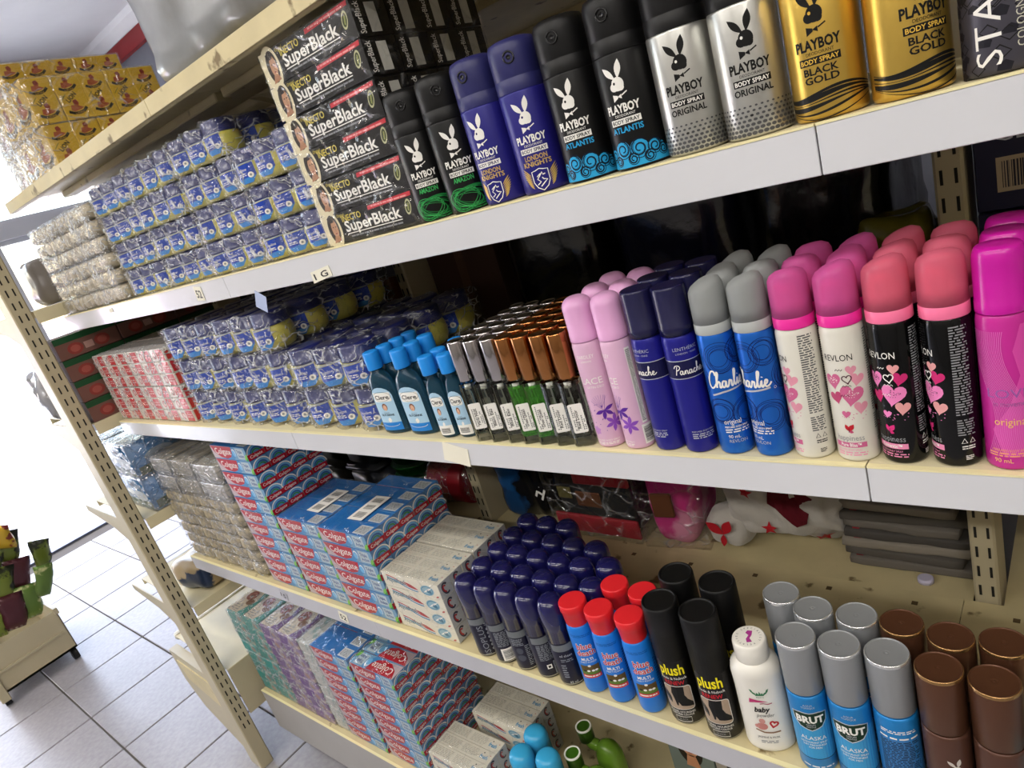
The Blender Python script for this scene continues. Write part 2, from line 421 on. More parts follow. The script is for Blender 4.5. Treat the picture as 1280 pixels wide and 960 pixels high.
S('trim_5', MB().box(-8.1, -7.65, -3, 4, -.05, -.012, M('blue grey drain cover', '#5f6a8c', .6)).mesh('trim_5'))
S('wall_outside', MB().box(-16, -15.8, -14, 14, -.1, 1.1, M('lilac rendered wall', '#dccbe2', .9)).mesh('wall_outside'))

# ceiling lights above the aisle
tubem = M('lit tube', '#fff8ee', .5, emit=6.)
fixm = M('white lamp housing', '#e8e8e8', .5)
LMP = [(x, y) for y in (-1.0, -2.35) for x in (-3.1, -1.55, 0.0, 1.4)]
for k, (lx, ly) in enumerate(LMP):
    r = E('fluorescent_light', 'twin tube ceiling light %s, %s from the shop entrance' % (['above the aisle', 'beyond the aisle'][k//4], ORD[k % 4].replace('front', 'first')), 'ceiling light', (lx, ly, ZC), 0, 'fluorescent lights over the aisle')
    O('housing', MB().box(-.62, .62, -.1, .1, -.05, 0, fixm).mesh('housing'), r)
    for yy in (-.05, .05): O('tube', MB().tube([(-.58, yy, -.068), (.58, yy, -.068)], .013, tubem).mesh('tube'), r)
    ld = bpy.data.lights.new('tube_light', 'AREA'); ld.shape = 'RECTANGLE'; ld.size = 1.15; ld.size_y = .14; ld.energy = 10.5 if k < 4 else 21.5; ld.color = (1, .955, .89)
    lo = O('tube_light', ld, r, (0, 0, -.09))

# ------------------------------------------------------------------ gondola
ZS = {0: 1.739, 1: 1.4545, 2: 1.163, 3: .738, 4: .247}
LIP = {0: .026, 1: .038, 2: .036, 3: .040, 4: .144}
DEP = .352
SEG = [(-1.945, -1.1035), (-1.1023, -.1625), (-.1613, .79)]
BAYN = ['end bay near the entrance', 'middle bay', 'near bay']
LVN = {0: 'top cream shelf with chipped paint', 1: 'second shelf down with a white price strip', 2: 'third shelf down with a pale price strip', 3: 'fourth shelf down with a lilac grey price strip', 4: 'bottom base shelf with a grey kick panel'}
for lv in range(5):
    for k, (a, b) in enumerate(SEG):
        z = ZS[lv]; pm = creamd if lv in (0, 3, 4) else cream
        r = E('shelf', '%s, %s' % (LVN[lv], BAYN[k]), 'shelf', (a, 0, z), 0, 'shelves facing the aisle')
        w = b-a; mb = MB(); mb.box(0, w, 0.001, DEP, -.003, 0, pm).box(0, w, DEP-.003, DEP, -.03, -.003, pm)
        if lv < 4:
            for yy in (.12, .24): mb.box(.01, w-.01, yy, yy+.03, -.018, -.003, pm, .002)
        if lv >= 3:                                  # rear row of fixing holes and rust spots
            for q in range(8): mb.box(w*(.06+.125*q), w*(.06+.125*q)+.008, DEP-.03, DEP-.022, -.001, .0003, M('rust spot', '#5e4c30', .9))
        O('shelf_plate', mb.mesh('shelf_plate'), r)
        lm = {0: creamd, 1: strip, 2: strip, 3: M('lilac price strip', '#b6b6bd', .35, var=.03, coat=.2), 4: M('grey kick panel', '#a6a3a0', .5, var=.04)}[lv]
        mb = MB(); mb.box(0, w, -.0035, .0008, -LIP[lv], -.0012, lm, .0006)
        if lv > 0: mb.box(0, w, -.004, .002, -.0014, .0004, M('yellowed strip edge', '#e9dfae', .4))
        if lv < 3: mb.box(0, w, -.001, .012, -LIP[lv], -LIP[lv]+.002, lm)
        O('front_lip', mb.mesh('front_lip'), r)
        if lv < 4:
            bmesh_ = MB().prism([(0.05, -.02), (DEP-.002, -.02), (DEP-.002, -.068), (DEP-.03, -.068), (.09, -.03)] if lv else [(.18, -.02), (DEP-.002, -.02), (DEP-.002, -.07), (DEP-.03, -.07)], -.0015, .0015, beiged if lv else cream, 'yz')
            bm_me = bmesh_.mesh('bracket')
            O('bracket', bm_me, r, (.012, 0, 0)); O('bracket', bm_me, r, (w-.012, 0, 0))
        else:
            O('kick_rail', MB().box(0, w, .05, .06, -.245, -.144, black).mesh('kick_rail'), r)

# uprights with slot pairs
def upright_mesh(h, wx=.03, dy=.075, z0=0., pitch=.032):
    mb = MB(); t = .002
    mb.box(-wx/2, wx/2, 0, dy, z0, h, beige, .003)
    return mb.mesh('column')
def slots_mesh(z0, h, off=.0072):
    mb = MB(); z = z0
    while z < h:
        for s_ in (-off, off): mb.box(s_-.0016, s_+.0016, -.0006, .001, z, z+.017, slotm)
        z += .032
    return mb.mesh('slots')
for k, x in enumerate([-1.925, -1.102, -.135, .81]):
    r = E('shelf_upright', ['beige slotted post at the entrance end of the shelving', 'beige slotted post behind the row of small perfume bottles', 'beige slotted post behind the pink capped sprays', 'beige slotted post beyond the nearest end of the shelves'][k], 'post', (x, DEP+.004, 0), 0, 'slotted posts of the shelving')
    O('column', cached('colm', lambda: upright_mesh(1.9)), r)
    O('slots', cached('slotm', lambda: slots_mesh(.3, 1.85)), r)
    O('foot', MB().box(-.02, .02, -.2, .28, 0, .03, beige, .003).mesh('foot'), r)

# shelves of the far side
for lv in range(5):
    for k, (a, b) in enumerate(SEG):
        z = ZS[lv]-(.006 if lv else 0); a, b = [(-1.908, -1.120), (-1.084, -.153), (-.117, .79)][k]; w = b-a
        r = E('rear_shelf', 'cream shelf on the far side behind the %s, %s' % (LVN[lv].split(' with')[0], BAYN[k]), 'shelf', (a, DEP+.002, z), 0, 'shelves of the far side')
        O('shelf_plate', MB().box(0, w, 0, .44, -.003, 0, creamd).box(0, w, 0, .003, -.025, -.003, creamd).mesh('shelf_plate'), r)
        O('front_lip', MB().box(0, w, .437, .44, -.035, 0, creamd).mesh('front_lip'), r)

# torn stickers and price tags stuck on the lips
def price_tag(x, lv, w, h, label, mat=capm, marks=None, dz=0., rot=0.):
    mb = MB(); mb.prism([(-w/2, -h/2), (w/2, -h/2*.9), (w/2, h/2), (-w/2*.9, h/2)], 0, .0006, mat)
    if marks:
        a = Art().text(marks, 0, -h*.28, h*.52, inkk, w=w*.7, bold=.02); mb.art(a, flat('front'))
    tag(O('price_tag', mb.mesh('price_tag'), None, (x, -.0047, ZS[lv]-LIP[lv]/2+dz), 0, (0, rot, 0)), label, 'price tag', 'tags stuck on the shelf edges')
price_tag(-1.205, 1, .028, .026, 'small square price tag under the yellow jelly jars on the white strip', marks='52', rot=.12)
price_tag(-.83, 1, .05, .016, 'torn paper price tag under the black hair dye boxes', marks='1 G', dz=-.012, rot=-.1)
price_tag(-1.63, 1, .022, .009, 'scrap of white sticker under the beige wrapped packs', dz=.008)
price_tag(-.685, 2, .05, .03, 'torn cream sticker under the blue glycerine bottles', dz=-.002, rot=.2)
price_tag(-1.46, 3, .03, .022, 'handwritten tag under the tall toothpaste stack', mat=M('lilac tag', '#b5b3bb', .5), marks='15', rot=.25)
price_tag(-1.22, 3, .03, .024, 'small square price tag under the middle toothpaste stack', marks='52', rot=.2)

# ------------------------------------------------------------------ end-of-aisle stand
EC = (-1.976, -.05, 0); EA = radians(-1.97)
r = E('end_display_stand', 'beige slotted stand with sloping brackets at the end of the shelving', 'stand', EC, EA)
O('post', MB().box(-.075, 0, -.045, -.004, 0, 2.0, beige, .003).mesh('post'), r)
mb = MB(); z = .16
while z < 1.95:
    for s_ in (-.0315, -.0165): mb.box(-.001, .0006, s_-.0017, s_+.0017, z, z+.018, slotm)
    z += .032
O('slots', mb.mesh('slots'), r)
O('post', MB().box(-.075, 0, .90, .941, 0, 2.0, beige, .003).mesh('post'), r)
for z, d in ((1.49, .42), (1.18, .45), (.887, .44), (.588, .42)):
    O('stand_shelf', MB().box(-d, 0, -.0, .895, -.003, 0, cream).box(-.003, 0, 0, .895, -.032, -.003, cream).box(-d, -d+.003, 0, .895, -.022, 0, cream).mesh('stand_shelf'), r, (0, 0, z))
    for yy in (-.03, .91): O('stand_bracket', MB().prism([(-d, .002), (-.07, .002), (-.07, -.085), (-.10, -.085), (-d*.55, -.04), (-d, -.018)], -.002, .002, beige).mesh('stand_bracket'), r, (0, yy, z))
mb = MB(); mb.box(-.40, 0, 0, .895, -.003, 0, cream).box(-.003, 0, 0, .895, -.17, -.003, beige).box(-.42, -.395, 0, .895, -.02, .004, M('white bumper edge', '#eceae2', .4), .004)
O('base_shelf', mb.mesh('base_shelf'), r, (0, 0, .358))
O('base_foot', MB().prism([(-.40, .33), (-.07, .33), (-.07, .02), (-.1, .02), (-.33, .11), (-.40, .2)], -.035, -.006, beige).mesh('base_foot'), r)
O('base_foot', MB().prism([(-.36, .30), (-.075, .30), (-.075, .20), (-.33, .23)], -.0385, -.0345, creamd).mesh('base_foot'), r)

# ------------------------------------------------------------------ dump bin with snack bags by the entrance
r = E('dump_bin', 'beige metal bin on castors holding snack bags near the entrance', 'bin', (-3.5, -.14, 0), 0)
mb = MB(); mb.box(-.62, 0, -.31, 0, .06, .07, beige).box(-.004, 0, -.31, 0, .06, .26, beige).box(-.62, -.616, -.31, 0, .06, .26, beige).box(-.62, 0, -.31, -.306, .06, .26, beige).box(-.62, 0, -.004, 0, .06, .26, beige)
mb.box(-.001, .006, -.29, -.02, .15, .16, beige).box(-.001, .012, -.32, -.285, .03, .27, beige, .003).box(-.63, .014, -.012, .006, .245, .275, beige, .002)
O('bin_body', mb.mesh('bin_body'), r)
for cx, cy in ((-.03, -.3), (-.03, -.02), (-.6, -.3), (-.6, -.02)):
    O('castor', MB().tube([(cx, cy-.012, .028), (cx, cy+.012, .028)], .027, black, 12).box(cx-.01, cx+.01, cy-.014, cy+.014, .03, .062, chrome).mesh('castor'), r)
O('wire_rack', MB().tube([(-.3, -.3, .26), (-.3, -.3, 1.15)], .006, chrome).tube([(-.3, -.02, .26), (-.3, -.02, 1.15)], .006, chrome).tube([(-.3, -.3, 1.15), (-.3, -.02, 1.15)], .006, chrome).tube([(-.3, -.3, .7), (-.05, -.3, .62)], .004, chrome).tube([(-.3, -.12, .7), (-.05, -.12, .62)], .004, chrome).mesh('wire_rack'), r)
def bag_mesh(w, h, t, mat, seed, band=None):
    bm = bmesh.new(); nx, nz = 8, 10; vs = {}
    for s_ in (-1, 1):
        for i in range(nx+1):
            for k in range(nz+1):
                u = i/nx*2-1; v = k/nz*2-1; puff = max(0, (1-u**4)*(1-v**4))**.6
                n = noise.noise(Vector((u*2+seed, v*2, s_*3.)))
                vs[s_, i, k] = bm.verts.new((u*w/2*(1-.12*(1-abs(v)))*(1-.35*max(0, -v)**2)+.003*sin(v*3+seed), s_*t/2*puff*(1+.5*n)+.004*n, (v+1)/2*h))
    for s_ in (-1, 1):
        for i in range(nx):
            for k in range(nz):
                f = bm.faces.new([vs[s_, i, k], vs[s_, i+1, k], vs[s_, i+1, k+1], vs[s_, i, k+1]][::s_])
                f.smooth = True; f.material_index = 1 if band and 3 <= k <= 6 else 0
    bmesh.ops.remove_doubles(bm, verts=list(bm.verts), dist=.0008)
    me = bpy.data.meshes.new('bag'); bm.to_mesh(me); bm.free(); me.materials.append(mat)
    if band: me.materials.append(band)
    return me
snk = [M('yellow foil', '#c9a42a', .28, metal=.2, col2='#7a2a24', c2scale=14, c2lo=.52, c2hi=.56), M('olive foil', '#6d7a2f', .28, metal=.2, col2='#23281a', c2scale=16, c2lo=.5, c2hi=.55), M('maroon foil', '#4a2028', .28, metal=.2, col2='#b9b2a8', c2scale=13, c2lo=.58, c2hi=.62), M('dark blue foil', '#1c2844', .28, metal=.2, col2='#8a96a8', c2scale=13, c2lo=.56, c2hi=.6), M('green foil', '#5e7a34', .28, metal=.2, col2='#c9c890', c2scale=15, c2lo=.55, c2hi=.6)]
sb = [('yellow snack bag hanging at the edge of the rack', (-3.54, -.165, .60), .105, .15, 0, .9), ('maroon snack bag hung at the top of the rack', (-3.56, -.27, .74), .12, .15, 2, .7), ('small olive snack bag dangling loose toward the tiles', (-3.45, -.10, .48), .075, .15, 1, 1.3), ('small grey green bag dangling beside the bin corner', (-3.42, -.155, .37), .07, .17, 4, 1.5)]
for lb, loc, w, h, a, rz in sb: tag(O('snack_bag', bag_mesh(w, h, .035, snk[a], len(lb)), None, loc, 0, (.45, .3, rz)), lb, 'snack bag', 'snack bags on the bin')
for row in range(3):
    for k in range(4):
        q = (row*3+k*2) % 5
        tag(O('snack_bag', bag_mesh(.10, .16, .032, snk[[1, 4, 1, 3, 2][q]], row*9+k), None, (-3.555-.02*(k % 2)-.012*row, -.41+.066*k+.012*row, [.262, .385, .515][row]), 0, (.1*(k-1.5), .22+.06*row, 1.45)), '%s snack bag in the %s of the bin, %s from the aisle side' % (['olive', 'green', 'dark olive', 'dark blue', 'maroon'][q], ['lower row', 'middle row', 'upper row'][row], ORD[k].replace('front', 'first')), 'snack bag', 'snack bags on the bin')

price_tag(-1.015, 1, .03, .03, 'torn pale blue paper hanging below the white strip near the jelly jars', mat=M('pale blue paper', '#a9b6d6', .7), dz=-.034, rot=.5)
# ------------------------------------------------------------------ inks
WHT, BLK = ink('#eceae4'), ink('#141414'); GRN = ink('#1e7d3c'); LGRN = ink('#3aa657'); GOLD = M('gold ink', '#cfae62', .35, metal=.4); CYA = ink('#2a9fd6'); DKB = ink('#0c1a2c')
PNK, LPK, DPK = ink('#e48bb0'), ink('#eeb6c0'), ink('#d8327c'); RED = ink('#b8202c'); SIL = M('silver ink', '#cfd3d8', .3, metal=.5); GRY = ink('#8d8f92'); DGY = ink('#4c4d50')
# ------------------------------------------------------------------ emblem with long ears and bow tie
def bunny(a, u, v, h, m, eye, l=2):
    k = h
    a.leaf((u+.05*k, v+.48*k), (u+.17*k, v+1.0*k), .19*k, m, l, 8, .5); a.leaf((u-.02*k, v+.46*k), (u-.37*k, v+.86*k), .17*k, m, l, 8, .5)
    a.ell(u+.02*k, v+.34*k, .185*k, .195*k, m, l, 20); a.ell(u-.10*k, v+.27*k, .13*k, .12*k, m, l, 14); a.ell(u+.09*k, v+.24*k, .1*k, .1*k, m, l, 12)
    a.ell(u-.08*k, v+.37*k, .035*k, .04*k, eye, l+1, 10)
    a.poly([(u-.2*k, v+.08*k), (u-.05*k, v+.03*k), (u-.05*k, v-.04*k), (u-.2*k, v-.12*k)], m, l); a.poly([(u-.06*k, v+.0*k), (u+.06*k, v+.06*k), (u+.06*k, v-.07*k)], m, l)
    a.line([(u+.07*k, v+.02*k), (u+.24*k, v+.1*k)], .035*k, m, l)
def spray_text(a, m, inv, name, nm, rows=None, nh=.0052):
    a.text('PLAYBOY', 0, .0495, .0068, m, w=.0315, bold=.035)
    a.text('DEODORANT', .001, .0458, .0022, m, w=.019)
    a.rect(-.0145, .0392, .0145, .0445, m, 2); a.text('BODY SPRAY', 0, .0402, .0032, inv, w=.0265, bold=.02, l=4)
    for i, t in enumerate(name): a.text(t, .0, .0325-nh*1.25*i, nh, nm, w=.030 if len(t) > 6 else .024, bold=.025)
R0 = .026
def deo_body(mat): return MB().lathe([(.0235, 0), (.0252, .0012), (R0, .004), (R0, .0965), (.0256, .098)], 40, mat).mesh('can_body')
def deo_cap(mat, nz):
    mb = MB().lathe([(.0254, .0), (.0256, .0008), (.0256, .0125), (.0252, .013), (.0254, .0135), (.0252, .036), (.0246, .042), (.0225, .0462), (.0175, .0482), (.009, .049)], 36, mat)
    return mb.mesh('spray_cap')
def nozzle(mat):
    pts = [(.0052*cos(t*2*pi/14), -.0254, .031+.0052*sin(t*2*pi/14)) for t in range(14)]
    return MB().tube(pts, .0009, mat, 6, closed=True).tube([(0, -.0246, .031), (0, -.02585, .031)], .0022, mat, 10).mesh('nozzle')
def art_deo(kind):
    a = Art()
    if kind == 'amazon':
        bunny(a, 0, .0625, .03, WHT, BLK); spray_text(a, WHT, BLK, ['AMAZON'], LGRN)
        r = random.Random(4)
        for k in range(13):
            a.ering((r.random()-.5)*.012, .0145+(r.random()-.5)*.004, .016+.008*r.random(), .006+.0055*r.random(), .0003+.0004*r.random(), GRN if k % 2 else LGRN, 1+k % 2, 34, (r.random()-.5)*.9)
        a.ering(.004, .0165, .022, .0095, .0022, GRN, 1, 24, .1, .5, 2.2); a.ering(-.006, .012, .02, .0085, .0016, GRN, 1, 24, -.2, 2.6, 4.4)
    if kind == 'london':
        bunny(a, 0, .0625, .03, WHT, ink('#1c1a5a')); spray_text(a, WHT, ink('#1c1a5a'), ['LONDON', 'KNIGHTS'], GOLD, nh=.0046)
        sh = [(-.0085, .0215), (-.004, .0222), (0, .0235), (.004, .0222), (.0085, .0215), (.0085, .011), (.0055, .0055), (0, .002), (-.0055, .0055), (-.0085, .011)]
        a.line(sh, .0009, WHT, 2, closed=True)
        a.line([(-.005, .008), (-.001, .0105), (-.004, .0135), (-.001, .0165), (.002, .0195), (.0025, .017), (.005, .0175)], .0011, WHT, 2); a.line([(-.002, .006), (.003, .0095), (.006, .0115), (.0025, .0125), (.001, .0145)], .0011, WHT, 2); a.line([(-.004, .016), (.0, .0185)], .0009, WHT, 2)
        for sgn in (-1, 1):
            for k in range(8):
                t = k/7; a.leaf((sgn*.0095, .005+.0018*k), (sgn*(.0145+.005*sin(t*2.2)), .0075+.0165*t+.002), .0015, GOLD, 1+k % 2, 6)
    if kind == 'atlantis':
        bunny(a, 0, .0625, .03, WHT, BLK); spray_text(a, WHT, BLK, ['ATLANTIS'], CYA, nh=.0048)
        N = 40; up = [(-.036+.072*k/N, .0115+.0035*sin(k*.9)+.005*abs(sin(k*.42))) for k in range(N+1)]
        for k in range(N): a.raw([(up[k][0], .002), (up[k+1][0], .002), up[k+1], up[k]], [(0, 1, 2, 3)], CYA, 1)
        for cx, cy, s_, dr in ((-.022, .0145, .0062, 1), (-.009, .018, .008, -1), (.007, .0165, .0085, 1), (.021, .015, .0066, -1), (.0, .0085, .005, 1), (-.016, .0085, .0045, -1), (.015, .008, .005, 1), (.029, .0105, .005, -1), (-.03, .010, .005, 1)):
            a.ell(cx, cy, s_, s_, CYA, 2, 22); sp = [(cx+dr*s_*(1-.75*t/22)*cos(t*.48+.6), cy+s_*(1-.75*t/22)*sin(t*.48+.6)) for t in range(23)]
            a.line(sp, .0011, DKB, 3); a.ering(cx, cy, s_*1.0, s_*1.0, .0007, DKB, 3, 22)
            a.line([(x+(cx-x)*.16, y+(cy-y)*.16) for x, y in sp[3:19]], .0005, DKB, 3)
    if kind == 'original':
        bunny(a, 0, .0625, .03, BLK, WHT); spray_text(a, BLK, WHT, ['ORIGINAL'], BLK, nh=.0048)
        for rr in range(7):
            for cc in range(-9, 10):
                v = .0035+rr*.0034+.0002*rr*rr*0; k = 1-rr*.085
                a.ell((cc+.5*(rr % 2))*.0044, v, .0020*k+.0001, .00138*k+.0001, BLK if (rr, cc) == (4, -1) else DGY, 1, 10)
    if kind == 'gold':
        bunny(a, 0, .0625, .03, BLK, ink('#d0a43a')); spray_text(a, BLK, ink('#d9b048'), ['BLACK', 'GOLD'], BLK, nh=.0048)
        def sw(f, w, ph=0, u0=-.04, u1=.04, n=30):
            for k in range(n):
                ua, ub = u0+(u1-u0)*k/n, u0+(u1-u0)*(k+1)/n; wa, wb = (w*(1+.6*sin(u*70+ph)) for u in (ua, ub))
                a.raw([(ua, f(ua)-wa/2), (ub, f(ub)-wb/2), (ub, f(ub)+wb/2), (ua, f(ua)+wa/2)], [(0, 1, 2, 3)], BLK, 1)
        sw(lambda u: .0195+.0026*sin(u*85+.4), .0013, 1); sw(lambda u: .0172+.0020*sin(u*85+.2), .0024, 2); sw(lambda u: .0143+.0020*sin(u*80), .0009, 0)
        sw(lambda u: .0118+.0024*sin(u*70-.2), .0022, 3); sw(lambda u: .0092+.0042*sin(u*62-.9), .0012, 1); sw(lambda u: .0068+.0058*sin(u*55-1.4), .0006, 1)
    if kind == 'status':
        a.text('STATUS', -.006, .006, .0155, WHT, w=.086, rot=pi/2, al='l', bold=-.004); a.text('COLOGNE', .0065, .0135, .0048, ink('#c9c8b8'), w=.03, rot=pi/2, al='l')
        r = random.Random(2)
        for k in range(90):
            u = -.04+.08*r.random(); v = .003+.09*r.random(); s_ = .003+.002*r.random()
            if r.random() < .5: a.line([(u-s_*1.3, v), (u, v+s_), (u+s_*1.3, v), (u, v-s_)], .0009, BLK, 1, closed=True)
            else: a.poly([(u-s_, v), (u, v+.6*s_), (u+s_, v), (u+s_*.6, v-s_), (u-s_*1.2, v-s_*.8)], ink('#1d1c24'), 1)
        a.ering(.0235, .030, .008, .0088, .0014, ink('#b9d8c6'), 3); a.ell(.0235, .030, .0074, .0082, ink('#0f6a38'), 2)
    return MB().art(a, wrap(R0), .004).mesh('label_print')
dm = {'amazon': M('black satin can', '#0d0d0e', .36, spec=.35), 'london': M('royal blue satin can', '#23207a', .33, metal=.15), 'atlantis': M('black satin can', '#0d0d0e', .36), 'original': M('brushed aluminium can', '#c9c9c4', .3, metal=.85, bump=.05, bscale=500),
      'gold': M('brushed gold can', '#d8b456', .3, metal=.85, bump=.05, bscale=500), 'status': M('graphite can', '#4a4852', .35, metal=.4)}
dcap = {'amazon': M('black satin cap', '#0f0f10', .42, spec=.35), 'london': M('dark violet blue cap', '#27285e', .4), 'atlantis': MATS['black satin cap'], 'original': MATS['black satin cap'], 'gold': MATS['black satin cap'], 'status': MATS['black satin cap']}
dl = {'amazon': 'black body spray can with green scribbles', 'london': 'royal blue body spray can with a gold winged shield', 'atlantis': 'black body spray can with cyan waves', 'original': 'brushed silver body spray can with grey dots', 'gold': 'gold body spray can with black stripes', 'status': 'graphite patterned cologne can at the end of the body sprays'}
DX = [('amazon', -.6005, -14, 'beside the hair dye boxes'), ('amazon', -.5455, -6, 'next to the blue cans'), ('london', -.4905, -30, 'next to the green scribbled cans'), ('london', -.436, -12, 'next to the cyan waved cans'), ('atlantis', -.3785, -18, 'next to the blue cans'), ('atlantis', -.3225, -20, 'next to the silver cans'),
      ('original', -.268, -6, 'next to the cyan waved cans'), ('original', -.2135, -1, 'next to the gold cans'), ('gold', -.158, -9, 'next to the silver cans'), ('gold', -.1035, 26, 'next to the graphite can'), ('status', -.0475, 6, '')]
nzm = M('dark nozzle ring', '#0b0b0c', .3)
for kd, x, deg, w in DX:
    y = .0325
    make('body_spray', (dl[kd]+', '+w).rstrip(', '), 'spray can', None if kd == 'status' else 'body sprays on the second shelf', (x, y, ZS[1]+.0005), face(x, y)+radians(deg),
         [('can_body', cached('db'+kd, lambda: deo_body(dm[kd]))), ('label_print', cached('da'+kd, lambda: art_deo(kd))),
          ('spray_cap', cached('dc'+dcap[kd].name, lambda: deo_cap(dcap[kd], nzm)), (0, 0, .0978), [('nozzle', cached('nz', lambda: nozzle(nzm)))])])
# second rank behind, only the tops show
for kd, x in (('london', -.47), ('atlantis', -.36)):
    make('body_spray', dl[kd]+' hidden in the second rank', 'spray can', 'body sprays on the second shelf', (x, .092, ZS[1]+.0005), face(x, .092), [('can_body', cached('db'+kd, lambda: deo_body(dm[kd]))), ('spray_cap', cached('dc'+dcap[kd].name, lambda: deo_cap(dcap[kd], nzm)), (0, 0, .0978))])

def thin_glass(name, tint, milk=.04, fac=.22, dk=None):
    if name in MATS: return MATS[name]
    m = bpy.data.materials.new(name); m.use_nodes = True; MATS[name] = m; nt = m.node_tree; L = nt.links; nt.nodes.clear(); N = nt.nodes.new
    out = N('ShaderNodeOutputMaterial'); tr = N('ShaderNodeBsdfTransparent'); tr.inputs[0].default_value = tuple(sqrt(t) if dk and dk > 1.01 else t for t in tint)+(1,)
    gl = N('ShaderNodeBsdfGlossy'); gl.inputs['Roughness'].default_value = .03
    df = N('ShaderNodeBsdfDiffuse'); df.inputs[0].default_value = tuple(min(1, dk*t if dk else .25+.7*t) for t in tint)+(1,)
    fr = N('ShaderNodeLayerWeight'); fr.inputs['Blend'].default_value = fac
    tc = N('ShaderNodeTexCoord'); nz = N('ShaderNodeTexNoise'); nz.inputs['Scale'].default_value = 120; L.new(tc.outputs['Object'], nz.inputs['Vector'])
    bp = N('ShaderNodeBump'); bp.inputs['Strength'].default_value = .15; bp.inputs['Distance'].default_value = .001; L.new(nz.outputs['Fac'], bp.inputs['Height']); L.new(bp.outputs[0], gl.inputs['Normal'])
    m1 = N('ShaderNodeMixShader'); L.new(fr.outputs['Fresnel'], m1.inputs[0]); L.new(tr.outputs[0], m1.inputs[1]); L.new(gl.outputs[0], m1.inputs[2])
    m2 = N('ShaderNodeMixShader'); m2.inputs[0].default_value = milk; L.new(m1.outputs[0], m2.inputs[1]); L.new(df.outputs[0], m2.inputs[2]); L.new(m2.outputs[0], out.inputs[0])
    return m
# ------------------------------------------------------------------ slim 90 ml sprays on the third shelf
R1 = .0174
LET = {'a': ([[(.65, .9), (.25, 1.0), (0, .5), (.15, .05), (.45, .2), (.7, .95), (.65, .2), (.85, .05), (1.1, .4)]], 1.1), 'n': ([[(0, .4), (.2, 1.0), (.2, .05)], [(.2, .6), (.5, 1.0), (.7, .8), (.7, .2), (.85, .05), (1.1, .4)]], 1.1),
       'c': ([[(.6, .85), (.35, 1.0), (.05, .5), (.2, .05), (.5, .1), (.8, .4)]], .8), 'h': ([[(0, .4), (.5, 1.9), (.55, 2.4), (.35, 2.3), (.1, .05)], [(.2, .6), (.5, 1.0), (.7, .8), (.66, .2), (.8, .05), (1.05, .4)]], 1.05),
       'e': ([[(0, .4), (.45, .6), (.55, .95), (.3, 1.05), (.1, .5), (.3, .05), (.8, .2), (1.2, .6)]], 1.2), 'r': ([[(0, .4), (.2, 1.05), (.25, .85), (.5, .9), (.45, .2), (.6, .05), (.85, .4)]], .85), 'l': ([[(0, .4), (.5, 1.9), (.55, 2.4), (.32, 2.3), (.15, .6), (.3, .05), (.6, .4)]], .6),
       'i': ([[(0, .4), (.22, 1.0), (.15, .3), (.3, .05), (.55, .4)], [(.32, 1.5), (.38, 1.6)]], .55),
       'C': ([[(1.5, 2.0), (1.35, 2.6), (.8, 2.6), (.25, 1.6), (.15, .6), (.5, .0), (1.0, .2), (1.5, .8)]], 1.35), 'P': ([[(.3, -.1), (.6, 1.1), (.85, 2.2)], [(.0, 1.7), (.45, 2.4), (1.3, 2.4), (1.55, 1.8), (1.05, 1.25), (.6, 1.15)]], 1.45)}
def script_word(a, w, u, v, sc, wd, mat, l=3):
    tot = sum(LET[c][1] for c in w); x = -tot/2
    for c in w:
        a.script([[(p[0]+x, p[1]) for p in st] for st in LET[c][0]], u, v, sc, wd, mat, l, min(sc, .0056)); x += LET[c][1]
def slim_body(mat, top=.128): return MB().lathe([(.0155, 0), (.0168, .001), (R1, .0035), (R1, top-.006), (.0166, top-.0015), (.0158, top)], 36, mat).mesh('can_body')
def dome_cap(mat, h=.049, flat_=.55):
    p = [(.0170, 0), (.0171, .001), (.0171, .008), (.0168, .0085), (.0168, h-.012)]
    for k in range(1, 8): t = k/7*pi/2; p.append((.0168-(.0168-.004)*(1-cos(t))*flat_*1.6 if k < 7 else .005, h-.012+.012*sin(t)))
    return MB().lathe(p, 36, mat).mesh('cap')
def flat_cap(mat, h=.049): return MB().lathe([(.0172, 0), (.0172, .009), (.0168, .0096), (.0168, h-.0025), (.0163, h-.0006), (.0155, h), (.0145, h), (.004, h)], 36, mat).mesh('cap')
def clear_cap(mat, h=.0405):
    def sl(q): x, y, z = q; return (x, y, z+max(0, (z-.024))*.28*(x/.017))
    return MB().lathe([(.0171, 0), (.0170, .014), (.0168, .026), (.0162, .033), (.0140, .0375), (.0085, h), (.003, h+.0005)], 36, mat, fn=sl).mesh('clear_overcap')
def actuator(mat):
    return MB().lathe([(.0173, -.0095), (.0174, -.009), (.0174, .0), (.0168, .0008), (.0150, .0012), (.0146, .005), (.0140, .010), (.0120, .0215), (.0085, .0275), (.004, .029)], 30, mat, fn=lambda q: (q[0], q[1]-max(0, q[2]-.009)*.2, q[2]+(max(0, q[2]-.009)*q[1]*-14))).mesh('actuator')
